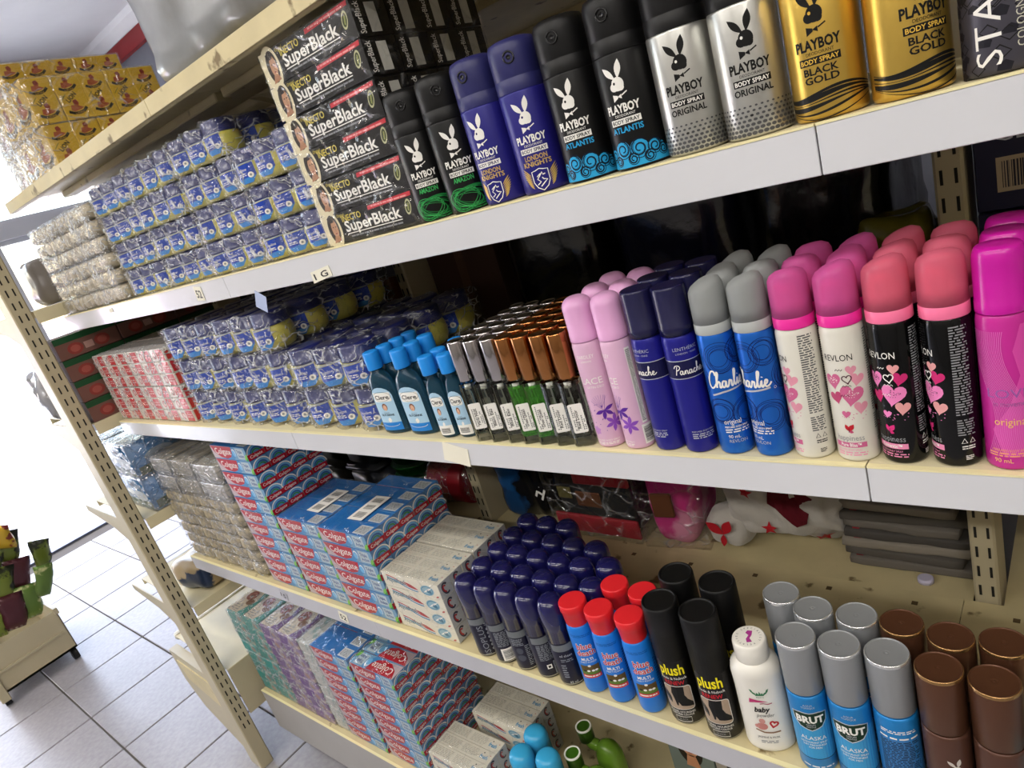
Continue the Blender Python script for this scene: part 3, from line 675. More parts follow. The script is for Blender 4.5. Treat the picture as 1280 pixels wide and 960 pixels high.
def art_slim(kind):
    a = Art()
    if kind == 'pink':
        a.text('YARDLEY', 0, .110, .0042, WHT, w=.021); a.text('LONDON', 0, .1055, .0022, WHT, w=.012)
        a.text('LACE', .0, .0795, .0074, WHT, w=.026); a.text('SATIN DEO', .003, .0745, .0028, WHT, w=.02)
        PU, PL = ink('#5b2a94'), ink('#8a4fb8')
        for cu, cv, s_, m in ((.006, .047, .012, PU), (.014, .030, .0115, PL), (-.010, .022, .006, ink('#c08ac8'))):
            for k in range(6):
                if m is PU and k in (1, 2): 
                    t = k*pi/3+.3; a.line([(cu, cv), (cu+1.5*s_*cos(t), cv+1.5*s_*sin(t))], .0004, PU, 1); continue
                t = k*pi/3+.35; a.leaf((cu, cv), (cu+s_*cos(t), cv+s_*sin(t)), .0045, m, 2)
        for k in range(7): t = 1.0+k*.22; a.line([(.004, .05), (.004+.014*cos(t), .05+.016*sin(t))], .00025, PU, 1)
        r = random.Random(3)
        for k in range(18): a.ell(-.018+.024*r.random(), .018+.04*r.random(), .0005+.0004*r.random(), .0005, PU, 1, 6)
        a.text('PERFUMED BODY SPRAY', 0, .0085, .0021, WHT, w=.03); a.fine(-.014, .004, .014, .0075, 2, WHT)
        a.rect(.0285, .030, .035, .118, WHT, 1); a.fine(.0292, .032, .0343, .116, 44, DGY, 2, 5); a.barcode(.0265, .005, .041, .028, WHT, BLK, True)
    if kind == 'navy':
        a.text('LENTHÉRIC', 0, .1135, .0034, SIL, w=.025); a.text('LONDON · PARIS', 0, .1095, .0018, SIL, w=.021)
        a.rect(-.05, .1025, .05, .1033, SIL, 1); a.rect(-.05, .0835, .05, .0843, SIL, 1); a.rect(-.05, .0843, .05, .1025, ink('#171745'), 1)
        script_word(a, 'Panache', 0, .0885, .0040, .0009, WHT)
        a.text('PERFUMED BODY SPRAY', 0, .0235, .0018, SIL, w=.024); a.fine(-.012, .016, .012, .0225, 3, SIL)
    if kind == 'charlie':
        r = random.Random(9); NV = ink('#0e1c5c')
        for cu, cv, s_ in ((-.004, .104, .014), (.016, .108, .012), (.013, .045, .014), (-.012, .048, .012), (.034, .08, .013), (-.034, .08, .014), (.04, .035, .013), (-.04, .03, .013)):
            for k in range(5): a.ering(cu+(r.random()-.5)*.003, cv+(r.random()-.5)*.003, s_*(.65+.12*k), s_*(.6+.13*k), .0005, NV, 1, 24, r.random()*3)
        script_word(a, 'Charlie', .0, .0735, .0066, .0017, WHT, 4)
        a.line([(-.017, .0655), (-.006, .0688), (.006, .0705), (.017, .072)], .0018, SIL, 3); a.ering(.0215, .071, .0012, .0012, .0003, WHT, 3, 12)
        a.text('original', -.003, .034, .0052, WHT, w=.0165); a.text('PERFUMED BODY SPRAY', .0, .0298, .0019, WHT, w=.023, bold=.02); a.fine(-.0115, .024, .013, .029, 2, WHT)
        a.text('90 mL', -.004, .0185, .0036, WHT, w=.0115); a.text('REVLON', -.001, .0136, .0034, SIL, w=.0175)
    if kind in ('white', 'blk'):
        T = BLK if kind == 'white' else WHT
        a.text('REVLON', -.001, .0975, .0056, T, w=.024)
        r = random.Random(5)
        A, B, C_ = (ink('#c9648e'), ink('#d992a4'), ink('#b8476f')) if kind == 'white' else (ink('#ea84bd'), ink('#e3a0a0'), ink('#c92b70'))
        a.heart(.0085, .0885, .0095, B, 1, -.1); a.heart(-.0075, .079, .0155, A, 2, .15); a.heart(.0125, .0795, .0125, C_ if kind == 'blk' else B, 1, -.25); a.heart(.0045, .0805, .008, ink('#4a2030') if kind == 'white' else WHT, 4, .1, .0009)
        a.heart(.0065, .0655, .0205, A, 3, -.2); a.heart(-.0065, .0635, .0125, C_, 2, .25); a.heart(.0125, .053, .0125, B, 3, -.15); a.heart(.0, .0475, .0075, A, 3, -.1)
        for hu, hv, hs in ((.0065, .0665, .016), (-.0075, .0795, .012)):
            for k in range(26):
                t = r.random()*2*pi; q = sqrt(r.random())*hs*.36; a.ell(hu+q*cos(t), hv+.6*q*sin(t), .0004, .0003, WHT if kind == 'white' else ink('#401028'), 5, 6)
        a.line([(-.004+.0012*k, .0885+(.0014 if k % 2 else 0)) for k in range(6)], .0006, T, 4); a.line([(.0+.0012*k, .0735+(.0014 if k % 2 else 0)) for k in range(7)], .0005, T, 4); a.line([(-.002+.0011*k, .0645+(.0018 if k % 2 else 0)) for k in range(7)], .0005, T, 5)
        for k in range(16): a.ell(-.004+.02*r.random(), .041+.008*r.random(), .0005, .0004, A, 2, 6)
        a.leaf((0, .031), (.0045, .0375), .0042, RED if kind == 'white' else DPK, 3); a.leaf((0, .031), (-.0022, .0375), .0032, RED if kind == 'white' else DPK, 3); a.leaf((0, .031), (.0038, .0295), .0028, C_, 3); a.line([(0, .0295), (.0005, .034)], .0004, BLK, 4)
        a.text('happiness', .0, .0215, .0052, GRY, w=.023)
        a.rect(-.014, .0145, .013, .0195, PNK if kind == 'blk' else ink('#c9628e'), 2); a.text('Pure Bliss™' if kind == 'white' else 'Romantic™', -.0, .0156, .0032, WHT, w=.017, bold=.02, l=4)
        a.text('PERFUMED BODY SPRAY', -.002, .0112, .0019, PNK, w=.021); a.fine(-.013, .006, .013, .0105, 2, PNK)
        a.fine(.0235, .046, .0365, .122, 34, DGY if kind == 'white' else GRY, 2, 8); a.fine(.0235, .028, .0365, .043, 7, DGY if kind == 'white' else GRY, 2, 9)
        for cu in (.0275, .0335): a.line([(cu-.002, .0215), (cu, .0255), (cu+.002, .0215)], .0007, T, 2, closed=True)
        a.fine(.0255, .0155, .0355, .0195, 2, T, 2, 3, 2.); a.fine(.0275, .006, .0335, .0105, 3, T, 2, 4, 2.)
    if kind == 'magenta':
        LM = ink('#e07cc4'); 
        for k in range(22):
            s_ = .0009*k; pts = [(-.016+s_*1.25+.0085*sin((v-.01)*46+k*.02), v) for v in [.012+.0052*q for q in range(21)]]
            a.line(pts, .00028, LM, 1)
        a.poly([(-.003, .012), (.02, .012), (.02, .12), (.012, .12), (.006, .10), (.010, .08), (.002, .055), (-.010, .035)], ink('#d84aa8'), 0)
        a.text('LOVE', .002, .0625, .0072, ink('#9a5aa8'), w=.028); a.text('in movement', .004, .0555, .0042, ink('#9a5a98'), w=.024)
        a.text('original', .0025, .0395, .0062, ink('#f2c06a'), w=.0215); a.text('PERFUMED BODY SPRAY', .001, .0165, .0021, ink('#f0a070'), w=.024); a.fine(-.014, .0115, .014, .016, 2, ink('#f0a070')); a.text('90 mL', -.004, .0068, .0036, ink('#f2c06a'), w=.0125)
    return MB().art(a, wrap(R1), .003).mesh('label_print')
sm = {'pink': M('pale pink lacquer can', '#d8aecb', .35), 'navy': M('royal navy can', '#1d1c86', .3, metal=.2), 'charlie': M('metallic blue can', '#2069cc', .28, metal=.5), 'white': M('ivory gloss can', '#d9d6cb', .25), 'blk': M('gloss black can', '#060607', .14, spec=.4), 'magenta': M('magenta can', '#c32a93', .25)}
def tcap(n, h): c = hexc(h)[:3]; return thin_glass(n, tuple(.93*t+.07 for t in c), .52, .25, 1.0)
cc = {'charlie': (tcap('smoky clear cap', '#b2b6b6'), M('grey collar', '#a9adac', .4)), 'white': (tcap('hot pink clear cap', '#ee55b4'), M('hot pink collar', '#e52a98', .35)), 'blk': (tcap('coral pink clear cap', '#f4688c'), M('coral pink collar', '#f2749e', .35))}
sl = {'pink': 'pale pink flowered spray can', 'navy': 'navy blue spray can', 'charlie': 'metallic blue grey-capped spray can', 'white': 'ivory pink-capped spray can', 'blk': 'black coral-capped spray can', 'magenta': 'magenta spray can'}
def slim_parts(kd):
    P = [('can_body', cached('sb'+kd, lambda: slim_body(sm[kd]))), ('label_print', cached('sa'+kd, lambda: art_slim(kd)))]
    if kd == 'pink': P.append(('cap', cached('sc'+kd, lambda: dome_cap(M('pale pink cap', '#dba3cf', .3))), (0, 0, .1285)))
    elif kd == 'navy': P.append(('cap', cached('sc'+kd, lambda: flat_cap(M('midnight cap', '#17163f', .25))), (0, 0, .1285)))
    elif kd == 'magenta': P.append(('cap', cached('sc'+kd, lambda: dome_cap(M('magenta cap', '#c3149a', .22), .049, .2)), (0, 0, .1285)))
    else:
        P.append(('actuator', cached('ac'+kd, lambda: actuator(cc[kd][1])), (0, 0, .137))); P.append(('clear_overcap', cached('oc'+kd, lambda: clear_cap(cc[kd][0])), (0, 0, .1375)))
    return P
cols = [('pink', -.4335, -24, 'beside the perfume bottles'), ('pink', -.3965, -74, 'beside the navy cans'), ('navy', -.359, -48, 'beside the pink cans'), ('navy', -.3225, 12, 'beside the grey capped cans'), ('charlie', -.2845, 8, 'beside the navy cans'), ('charlie', -.247, -38, 'beside the ivory cans'),
        ('white', -.2095, -78, 'beside the metallic blue cans'), ('white', -.172, -20, 'beside the black cans'), ('blk', -.1345, -36, 'beside the ivory cans'), ('blk', -.097, -74, 'beside the magenta cans'), ('magenta', -.0595, -6, '')]
for kd, x, deg, w in cols:
    for k in range(3):
        y = .0205+.0395*k+rnd.uniform(-.0008, .0008); xx = x+rnd.uniform(-.0006, .0006)
        make('spray_can', ('%s, %s of its column %s' % (sl[kd], {0: 'front', 1: 'middle', 2: 'rear'}[k], w)).strip(), 'spray can', 'slim sprays on the third shelf', (xx, y, ZS[2]+.0005), face(xx, y)+radians(deg if k == 0 else deg+rnd.uniform(-60, 60)), slim_parts(kd))

clearg = M('clear bottle glass', '#fbfffa', .015, trans=1., ior=1.45); 
liqc = M('clear perfume', '#f2f6ea', .02, trans=1., ior=1.36); liqg = M('green perfume', '#6be23c', .02, trans=.75, ior=1.36)
chr2 = M('silver metal cap', '#b9b4b4', .16, metal=1.); cop = M('copper gold metal cap', '#b67a48', .18, metal=1.)
def rr_prism(mb, w, d, z0, z1, c, mat, top=True):
    hw, hd = w/2, d/2; pts = [(-hw+c, -hd), (hw-c, -hd), (hw, -hd+c), (hw, hd-c), (hw-c, hd), (-hw+c, hd), (-hw, hd-c), (-hw, -hd+c)]
    return mb.prism(pts, z0, z1, mat, 'xy')
def perf_glass():
    mb = MB(); rr_prism(mb, .025, .021, 0, .083, .003, clearg); mb.lathe([(.0075, .083), (.0075, .089)], 16, clearg); return mb.mesh('glass_bottle')
def perf_liq(m): mb = MB(); rr_prism(mb, .0205, .0165, .010, .078, .002, m); return mb.mesh('perfume')
def perf_pump(): return MB().lathe([(.0045, .074), (.0045, .082)], 10, WHT, cx=-.002).tube([(-.002, 0, .074), (.001, .002, .014)], .0012, ink('#d8dcd8'), 6).mesh('pump_tube')
def perf_cap(m): return MB().lathe([(.0115, .0865), (.0118, .0868), (.0118, .139), (.0114, .1404), (.0108, .1408), (.0096, .1408), (.0092, .1402), (.0085, .14), (.004, .1400)], 28, m).mesh('metal_cap')
def perf_label(t1):
    a = Art().rrect(-.0085, .018, .0085, .055, .002, WHT, 1)
    a.text(t1, .0012, .0235, .0036, BLK, w=.024, al='l', rot=pi/2, bold=.02); a.fine(0, 0, .001, .001, 1, BLK)
    a.L.pop(); r = random.Random(len(t1))
    for cu, n in ((-.0056, 13), (-.0032, 11), (.0038, 9), (.0062, 7)):
        for k in range(n):
            if r.random() < .85: a.rect(cu, .0215+.0024*k, cu+.0013, .0215+.0024*k+.0015, DGY, 2)
    return MB().art(a, lambda u, v, l: (u, -.0108-EPS*l, v)).mesh('paper_label')
PF = [(-.6300, 's', 'c', 'Paris Nuit'), (-.6015, 's', 'c', 'Blanc Eau'), (-.5730, 's', 'c', 'Blue Eau'), (-.5470, 'g', 'g', 'Green Queen'), (-.5210, 'g', 'g', 'Green Queen'), (-.4945, 'g', 'c', 'Red Door'), (-.4680, 'g', 'c', 'Red Door')]
for i, (x, cp, lq, nm) in enumerate(PF):
    for k in range(6):
        y = .0135+.0265*k; xx = x+rnd.uniform(-.0005, .0005)+(-.003*k if i == 0 else 0)*.0
        lb = '%s capped glass perfume bottle, %s liquid, %s of the %s column from the blue bottles' % ('silver' if cp == 's' else 'copper', 'clear' if lq == 'c' else 'green', ORD[k], ORD[i].replace('front', 'first'))
        P = [('glass_bottle', cached('pg', perf_glass)), ('perfume', cached('pl'+lq, lambda: perf_liq(liqc if lq == 'c' else liqg))), ('pump_tube', cached('pp', perf_pump)), ('metal_cap', cached('pc'+cp, lambda: perf_cap(chr2 if cp == 's' else cop)))]
        if k < 2: P.append(('paper_label', cached('pa'+nm, lambda: perf_label(nm))))
        make('perfume_bottle', lb, 'perfume bottle', 'small perfume bottles', (xx, y, ZS[2]+.0005), .45 if k == 0 else .4+rnd.uniform(-.05, .05), P)

# ------------------------------------------------------------------ blue glycerine bottles
bluecap = M('sky blue ribbed cap', '#1f8fe8', .4); glyc = M('dark teal clear plastic', '#27566e', .12, trans=.55, ior=1.25, coat=.3)
def gly_body(w, d, h, r):
    p = [(.86, 0), (.97, .002), (1., .006), (1., h*.62), (.93, h*.75), (.7, h*.85), (.42, h*.91), (r/(w/2), h*.935), (r/(w/2), h)]
    return MB().lathe([(q[0]*w/2, q[1]) for q in p], 32, glyc, fn=lambda q: (q[0], q[1]*(d/w if q[2] < h*.8 else d/w+(1-d/w)*min(1, (q[2]-h*.8)/(h*.12))), q[2])).mesh('bottle_body')
def gly_cap(r, h): return MB().lathe([(r*.97, 0), (r, .001), (r, h-.002), (r*.94, h), (r*.6, h+.0006)], 28, bluecap).mesh('cap')
def gly_label(w, d, h, bar):
    a = Art(); lw = w*.36
    pts = [(-lw, h*.06), (lw, h*.06), (lw, h*.58)]+[(lw*cos(t*pi/8), h*.58+h*.14*sin(t*pi/8)) for t in range(1, 8)]+[(-lw, h*.58)]
    a.poly(pts, ink('#a9cbe2'), 1); a.rect(-lw, h*.06, lw, h*.18, ink('#2a7fcf'), 2); a.ering(0, h*.15, lw*.8, h*.03, .0006, WHT, 3, 20, 0, pi, 2*pi)
    a.rrect(-lw*.86, h*.5, lw*.86, h*.64, .002, WHT, 2); a.ering(0, h*.58, lw*.86, h*.07, .0005, BLK, 2, 24); a.text('Clere', 0, h*.54, h*.06, BLK, w=lw*1.4, bold=.02)
    a.ell(0, h*.42, lw*.26, h*.055, ink('#7a4b36'), 2); a.ell(0, h*.41, lw*.19, h*.045, ink('#dcb093'), 3, 16); a.line([(-lw*.08, h*.395), (lw*.08, h*.395)], .0005, RED, 4)
    a.text('pure', 0, h*.325, h*.02, DGY, w=lw*.5); a.text('GLYCERINE', 0, h*.285, h*.028, DKB, w=lw*1.3, bold=.03); a.leaf((0, h*.18), (lw*.12, h*.26), lw*.35, WHT, 3)
    if bar: a.rrect(-lw, h*.05, lw, h*.2, .0015, WHT, 4); a.barcode(-lw*.85, h*.07, lw*.85, h*.18, WHT, BLK, True, 5, 4, 8)
    R = w*1.1
    return MB().art(a, lambda u, v, l: (u, -(d/2)*sqrt(max(.05, 1-(u/(w/2))**2))-EPS*l-3e-4, v), .002).mesh('front_label')
for c, (x, rows) in enumerate(((-.8225, [.02, .0455, .071, .0965]), (-.7605, [.021, .047, .075]))):
    for k, y in enumerate(rows):
        make('glycerine_bottle', 'large flat blue glycerine bottle, %s of the column %s' % (ORD[k], 'beside the yellow jars' if c == 0 else 'beside the small blue bottles'), 'bottle', 'blue capped glycerine bottles', (x+.0012*k, y, ZS[2]+.0005), .12 if k < 3 else .05,
             [('bottle_body', cached('gb', lambda: gly_body(.056, .023, .108, .0095))), ('front_label', cached('gl', lambda: gly_label(.056, .023, .108, False))), ('cap', cached('gc', lambda: gly_cap(.0122, .027)), (0, 0, .105))])
for c, (x, rows) in enumerate(((-.7005, [.015, .041, .078]), (-.6665, [.019, .045, .078]))):
    for k, y in enumerate(rows):
        make('glycerine_bottle', 'small blue glycerine bottle with barcode, %s of the column %s' % (ORD[k], 'beside the large blue bottles' if c == 0 else 'beside the silver capped perfumes'), 'bottle', 'blue capped glycerine bottles', (x, y, ZS[2]+.0005), .2,
             [('bottle_body', cached('hb', lambda: gly_body(.032, .021, .098, .0085))), ('front_label', cached('hl', lambda: gly_label(.032, .021, .098, True))), ('cap', cached('hc', lambda: gly_cap(.0112, .026)), (0, 0, .0955))])
# ------------------------------------------------------------------ cans and bottles of the fourth shelf
Z3 = ZS[3]+.0005
def lat(key, prof, n, mat, nm, fn=None, **k): return cached(key, lambda: MB().lathe(prof, n, mat, fn=fn, **k).mesh(nm))
RN = .0212
nb = M('black navy lacquer', '#12122a', .3); ncap = M('glossy navy cap', '#17164e', .16, coat=.5)
n_body = lat('nb1', [(.0185, 0), (.0205, .001), (.0208, .003, M('thin metal rim', '#b5b5b0', .3, metal=.9)), (RN, .005), (RN, .080), (.0205, .082)], 32, nb, 'can_body')
n_cap = lat('nc1', [(.0214, 0), (.0213, .050), (.0207, .058), (.0188, .0645), (.0150, .0690), (.0090, .0710), (.003, .0714)], 32, ncap, 'domed_cap')
def art_navy(k):
    a = Art(); G2 = ink('#8a8f96'); a.rect(-.02, .066, .016, .078, ink('#6f7478'), 1)
    if k == 0: a.text('ISOPLUS', .004, .006, .010, G2, w=.058, rot=pi/2, al='l'); [a.ell(.011, .014+.008*q, .003, .003, SIL, 2, 10) for q in range(6)]; a.text('SI', .011, .062, .005, SIL, w=.006)
    if k == 1: a.fine(-.014, .034, .012, .064, 12, G2, 2, 3); a.barcode(-.011, .006, .014, .030, WHT, ink('#55585c'), True)
    if k == 2: a.fine(-.014, .05, .006, .064, 5, G2, 2, 4, 1.5); a.ell(-.004, .04, .006, .006, ink('#4a4d58'), 2); a.ell(-.004, .026, .007, .006, ink('#4a4d58'), 2); a.fine(.006, .01, .016, .05, 12, G2, 2, 1)
    if k == 3: a.fine(-.014, .034, .012, .064, 12, G2, 2, 6); a.rect(-.006, .018, .002, .026, WHT, 2); a.rect(-.004, .020, .0, .024, BLK, 3); a.barcode(.005, .006, .020, .030, G2, BLK, True)
    if k == 4: a.text('oil sheen', 0, .056, .0042, SIL, w=.02); a.fine(-.01, .046, .01, .052, 2, G2); a.fine(-.012, .016, -.004, .042, 6, G2, 2, 2, 2.); a.text('85 ml', .0, .006, .0038, SIL, w=.012)
    return MB().art(a, wrap(RN), .004).mesh('label_print')
ncol = [(-.8085, 0), (-.764, 1), (-.7195, 2), (-.675, 3), (-.6305, 4)]
for k in range(5):
    for c, (x, q) in enumerate(ncol):
        if k == 4 and c > 2: continue
        y = .0235+.0442*k; xx = x+rnd.uniform(-.0005, .0005)
        make('sheen_spray', 'domed navy spray can, %s in the %s column from the white toothpaste' % (ORD[k], ORD[c].replace('front', 'first')), 'spray can', 'domed navy sprays', (xx, y, Z3), face(xx, y)+radians([-15, -5, -20, 0, -8][q]),
             [('can_body', n_body), ('domed_cap', n_cap, (0, 0, .0805))]+([('label_print', cached('na%d' % q, lambda: art_navy(q)))] if k < 2 else []))
for x, y, w in ((-.5862, .0725, 'squeezed between the red capped powder bottles'), (-.5862, .1225, 'standing alone at the right edge of the navy block')):
    make('sheen_spray', 'domed navy spray can %s' % w, 'spray can', 'domed navy sprays', (x, y, Z3), 0, [('can_body', n_body), ('domed_cap', n_cap, (0, 0, .0805))])

# insect powder
RP = .0196; pb = M('bright blue plastic', '#1877d6', .35); pr = M('bright red plastic', '#e0242c', .35)
def art_powder():
    a = Art(); a.fine(-.016, .104, .016, .109, 2, ink('#0f55a6'), 1, 3, 1.5)
    for t, v in (('blue', .083), ('death', .0715)):
        a.text(t, .001 if t == 'blue' else .0015, v, .0098, WHT, w=.0235 if t == 'blue' else .029, bold=.05, l=2); a.text(t, .001 if t == 'blue' else .0015, v, .0098, ink('#c8102a'), w=.0225 if t == 'blue' else .028, bold=.012, l=4)
    a.text('MULTI', .0, .0625, .0046, WHT, w=.018, bold=.03); a.text('INSECT POWDER', .001, .058, .0028, WHT, w=.025)
    a.rect(-.015, .033, .015, .053, ink('#5e4a24'), 1); a.rect(-.015, .037, .015, .0425, ink('#5f7a2e'), 2); a.ell(0, .0525, .0025, .002, WHT, 2, 8)
    for u in (-.009, -.003, .004, .009): a.ell(u, .0435, .0026, .0018, WHT if u > -.005 else BLK, 3, 8)
    a.rect(-.015, .030, .015, .0362, ink('#d8464a'), 3); a.fine(-.013, .0315, .013, .0355, 1, WHT, 4, 2, 2.)
    a.fine(.02, .03, .03, .09, 14, ink('#0f3f8a'), 2, 7)
    return MB().art(a, wrap(RP), .004).mesh('label_print')
p_body = lat('pb1', [(.0165, 0), (.0185, .002), (RP, .006), (RP, .112), (.0188, .118), (.0172, .1225)], 32, pb, 'bottle_body')
def pcap():
    return MB().lathe([(.0178, 0), (.0182, .001), (.0194, .021), (.0205, .0225), (.0206, .032), (.0200, .034), (.0190, .0346), (.0180, .0346), (.004, .0346)], 32, pr).mesh('flip_cap')
for x, y, w, dg in ((-.5855, .024, 'front left', -16), (-.5395, .022, 'front middle', -14), (-.4905, .0225, 'front right beside the black shoe cans', -12), (-.5435, .075, 'rear left', -14), (-.496, .072, 'rear right', -14)):
    make('powder_bottle', 'blue insect powder bottle with red flip cap, %s of its five' % w.replace(' beside the black shoe cans', ''), 'bottle', 'red capped blue powder bottles', (x, y, Z3), face(x, y)+radians(dg),
         [('bottle_body', p_body), ('label_print', cached('pa1', art_powder)), ('flip_cap', cached('pc1', pcap), (0, 0, .122))])

# shoe sprays
RS = .0235; kb = M('black shoe can', '#0a0909', .32); kc = M('matte black cap', '#0c0c0d', .5, spec=.35)
def art_shoe():
    a = Art(); a.text('plush', .0, .086, .0165, ink('#f2e21e'), w=.0335, bold=.022); a.text('Suede & Nubuck', .0, .078, .0042, WHT, w=.036, rot=.03); a.text('RENEW', .0, .0695, .0062, ink('#c3202e'), w=.027, bold=.02)
    a.rrect(-.0195, .027, .0195, .067, .005, WHT, 1); a.rrect(-.0188, .0277, .0188, .0663, .0046, ink('#a89480'), 2)
    a.poly([(-.006, .066), (.010, .066), (.009, .052), (.012, .045), (.0185, .038), (.0185, .032), (.002, .034), (-.001, .040), (-.002, .034), (-.004, .034), (-.006, .046), (-.008, .055)], BLK, 3)
    a.leaf((-.0185, .058), (-.0105, .036), .0085, BLK, 3); a.line([(-.017, .056), (-.012, .038)], .0006, GRY, 4)
    a.text('REVIVES, NOURISHES', 0, .0215, .0030, WHT, w=.036); a.text('RESTORES COLOUR', 0, .0172, .0030, WHT, w=.031)
    a.line([(-.0105, .0065), (.0105, .0065), (.0105, .0145), (-.0105, .0145)], .0008, WHT, 3, closed=True); a.text('BLACK', 0, .0088, .003, GRY, w=.0115)
    return MB().art(a, wrap(RS), .004).mesh('label_print')
k_body = lat('kb1', [(.0205, 0), (.0225, .001, M('thin metal rim', '#b5b5b0')), (.0228, .003), (RS, .005), (RS, .106), (.0225, .108)], 36, kb, 'can_body')
k_cap = lat('kc1', [(.0236, 0), (.0235, .078), (.0228, .0808), (.0212, .0816), (.0205, .0806), (.0198, .0798), (.0185, .0796), (.012, .0796), (.004, .0796)], 36, kc, 'cap')
for x, y, w, dg in ((-.4395, .0285, 'front left', -24), (-.3855, .0255, 'front right', -22), (-.443, .0845, 'rear left', -20), (-.384, .0825, 'rear right', -20)):
    make('shoe_spray', 'black shoe spray can with yellow lettering, %s of the four' % w, 'spray can', 'black shoe sprays', (x, y, Z3), face(x, y)+radians(dg), [('can_body', k_body), ('label_print', cached('ka', art_shoe)), ('cap', k_cap, (0, 0, .1075))])

# baby powder
wp = M('white powder plastic', '#e9e6dd', .35)
def powder_label():
    a = Art(); G3 = ink('#3f7a55')
    for s_ in (-1, 1):
        for k in range(4): t = .5+k*.35; a.leaf((s_*.002+s_*.0055*sin(t*.9), .094-.002+.006*(1-cos(t*.9))), (s_*.002+s_*(.0055+.003)*sin(t*.9)+s_*.001, .096+.008*(1-cos(t*.9))), .002, G3, 2, 5)
    a.poly([(-.005, .092), (-.003, .097), (-.001, .094), (.0, .099), (.0015, .094), (.003, .0965), (.005, .092)], G3, 2); a.text('PRETTY', 0, .0885, .0018, G3, w=.009)
    a.poly([(-.014, .080), (-.013, .087), (.008, .0825), (-.008, .0815)], ink('#b8386e'), 2); a.line([(-.002, .0795), (.002, .080), (.007, .0785), (.012, .0795)], .0012, ink('#a03858'), 3)
    a.text('baby', -.001, .0665, .0075, BLK, w=.0185, bold=.03, shear=.25); a.text('powder', .0015, .0585, .0055, ink('#6a6a66'), w=.021, shear=.3)
    a.ell(-.004, .052, .0036, .004, ink('#c89088'), 2, 12); a.ell(-.005, .0435, .0065, .0055, ink('#c08078'), 2, 14); a.ell(-.011, .0435, .0025, .003, ink('#c89088'), 2, 10)
    a.heart(.009, .0465, .0095, RED, 2, -.35, .0022); a.line([(-.013, .038), (-.004, .034), (.006, .0335), (.015, .0345)], .0022, ink('#8a6a52'), 2)
    a.text('JASMINE & MUSK', 0, .0245, .003, DGY, w=.026); a.fine(-.010, .016, .010, .021, 2, GRY)
    return MB().art(a, lambda u, v, l: (u, -.0205*sqrt(max(.05, 1-(u/.0295)**2))-EPS*l-3e-4, v), .003).mesh('label_print')
def powder_top():
    a = Art().poly([(-.002, -.010), (.004, -.009), (.001, -.003), (.0035, .002), (.0045, .009), (-.001, .010), (-.0035, .006), (0, .002), (-.003, -.004)], ink('#a8388a'), 1)
    for i, c in enumerate('SPECIALIST RELATIVES '): t = -i*2*pi/21+2.2; a.text(c, .0125*cos(t), .0125*sin(t), .0024, DGY, rot=t-pi/2) if c != ' ' else 0
    return MB().art(a, lambda u, v, l: (u, v, .0263+EPS*l)).mesh('cap_print')
make('baby_powder_bottle', 'white baby powder bottle with printed round cap', 'bottle', None, (-.3265, .0275, Z3), face(-.3265, .0275)+radians(-8),
     [('bottle_body', lat('bp', [(.026, 0), (.0285, .003), (.0295, .008), (.0288, .095), (.0295, .118), (.0275, .128), (.0215, .135), (.0185, .137)], 36, wp, 'bottle_body', fn=lambda q: (q[0], q[1]*(.70+.3*max(0, min(1, (q[2]-.11)/.025))), q[2]))),
      ('label_print', powder_label()), ('cap', lat('bpc', [(.0192, 0), (.0200, .001), (.0200, .022), (.0192, .025), (.0182, .0261), (.0172, .0262), (.004, .0262)], 36, wp, 'cap'), (0, 0, .1365), [('cap_print', powder_top())])])

# blue deodorants with grey caps, brown deodorants
RB = .0214; bb = M('deep sky blue can', '#1f7fc4', .3, metal=.25); gcap = M('silver grey satin cap', '#94979a', .38, metal=.35, var=.02); brn = M('brown lacquer can', '#56382c', .3, metal=.25); bcap = M('brown satin cap', '#5b3a28', .32, metal=.4)
def art_blue(k):
    a = Art(); LB = ink('#3f9bd0')
    if k < 2:
        a.rect(-.038, .022, .038, .086, LB, 0); a.rect(-.067, .0215, .067, .0225, DKB, 1); a.text('AQUA', 0, .102, .0026, SIL, w=.010); a.text('TONIQUE', 0, .0985, .0026, SIL, w=.015)
        sh = [(-.0195, .090), (-.010, .0925), (0, .0915), (.010, .0925), (.0195, .090), (.018, .079), (.012, .071), (0, .066), (-.012, .071), (-.018, .079)]
        a.poly(sh, ink('#10301f'), 2); a.line(sh, .0014, SIL, 3, closed=True); a.text('BRUT', 0, .0775, .0095, WHT, w=.031, bold=.04, l=4); a.text('PARFUMS', 0, .0735, .0022, SIL, w=.010, l=4); a.text('PRESTIGE', 0, .0703, .0022, SIL, w=.010, l=4)
        a.text('ALASKA', 0, .0515, .0055, WHT, w=.0285, l=3); a.text('DEODORANT SPRAY', 0, .0465, .0026, WHT, w=.03); a.text('24H FRESHNESS', 0, .0425, .0026, WHT, w=.026); a.text('FOR MEN', 0, .0385, .0026, WHT, w=.014); a.fine(-.018, .008, .018, .011, 1, WHT)
    else:
        a.rect(-.025, .012, .025, .086, ink('#3d78b4'), 0); a.fine(-.018, .094, .018, .099, 2, WHT, 2, 2); a.fine(-.02, .086, .02, .090, 1, WHT, 2, 3); a.fine(-.02, .036, .02, .084, 20, DKB, 2, 4); a.rect(-.067, .0305, .067, .0315, DKB, 1); a.barcode(-.013, .004, .014, .022, WHT, DGY, True)
    return MB().art(a, wrap(RB), .004).mesh('label_print')
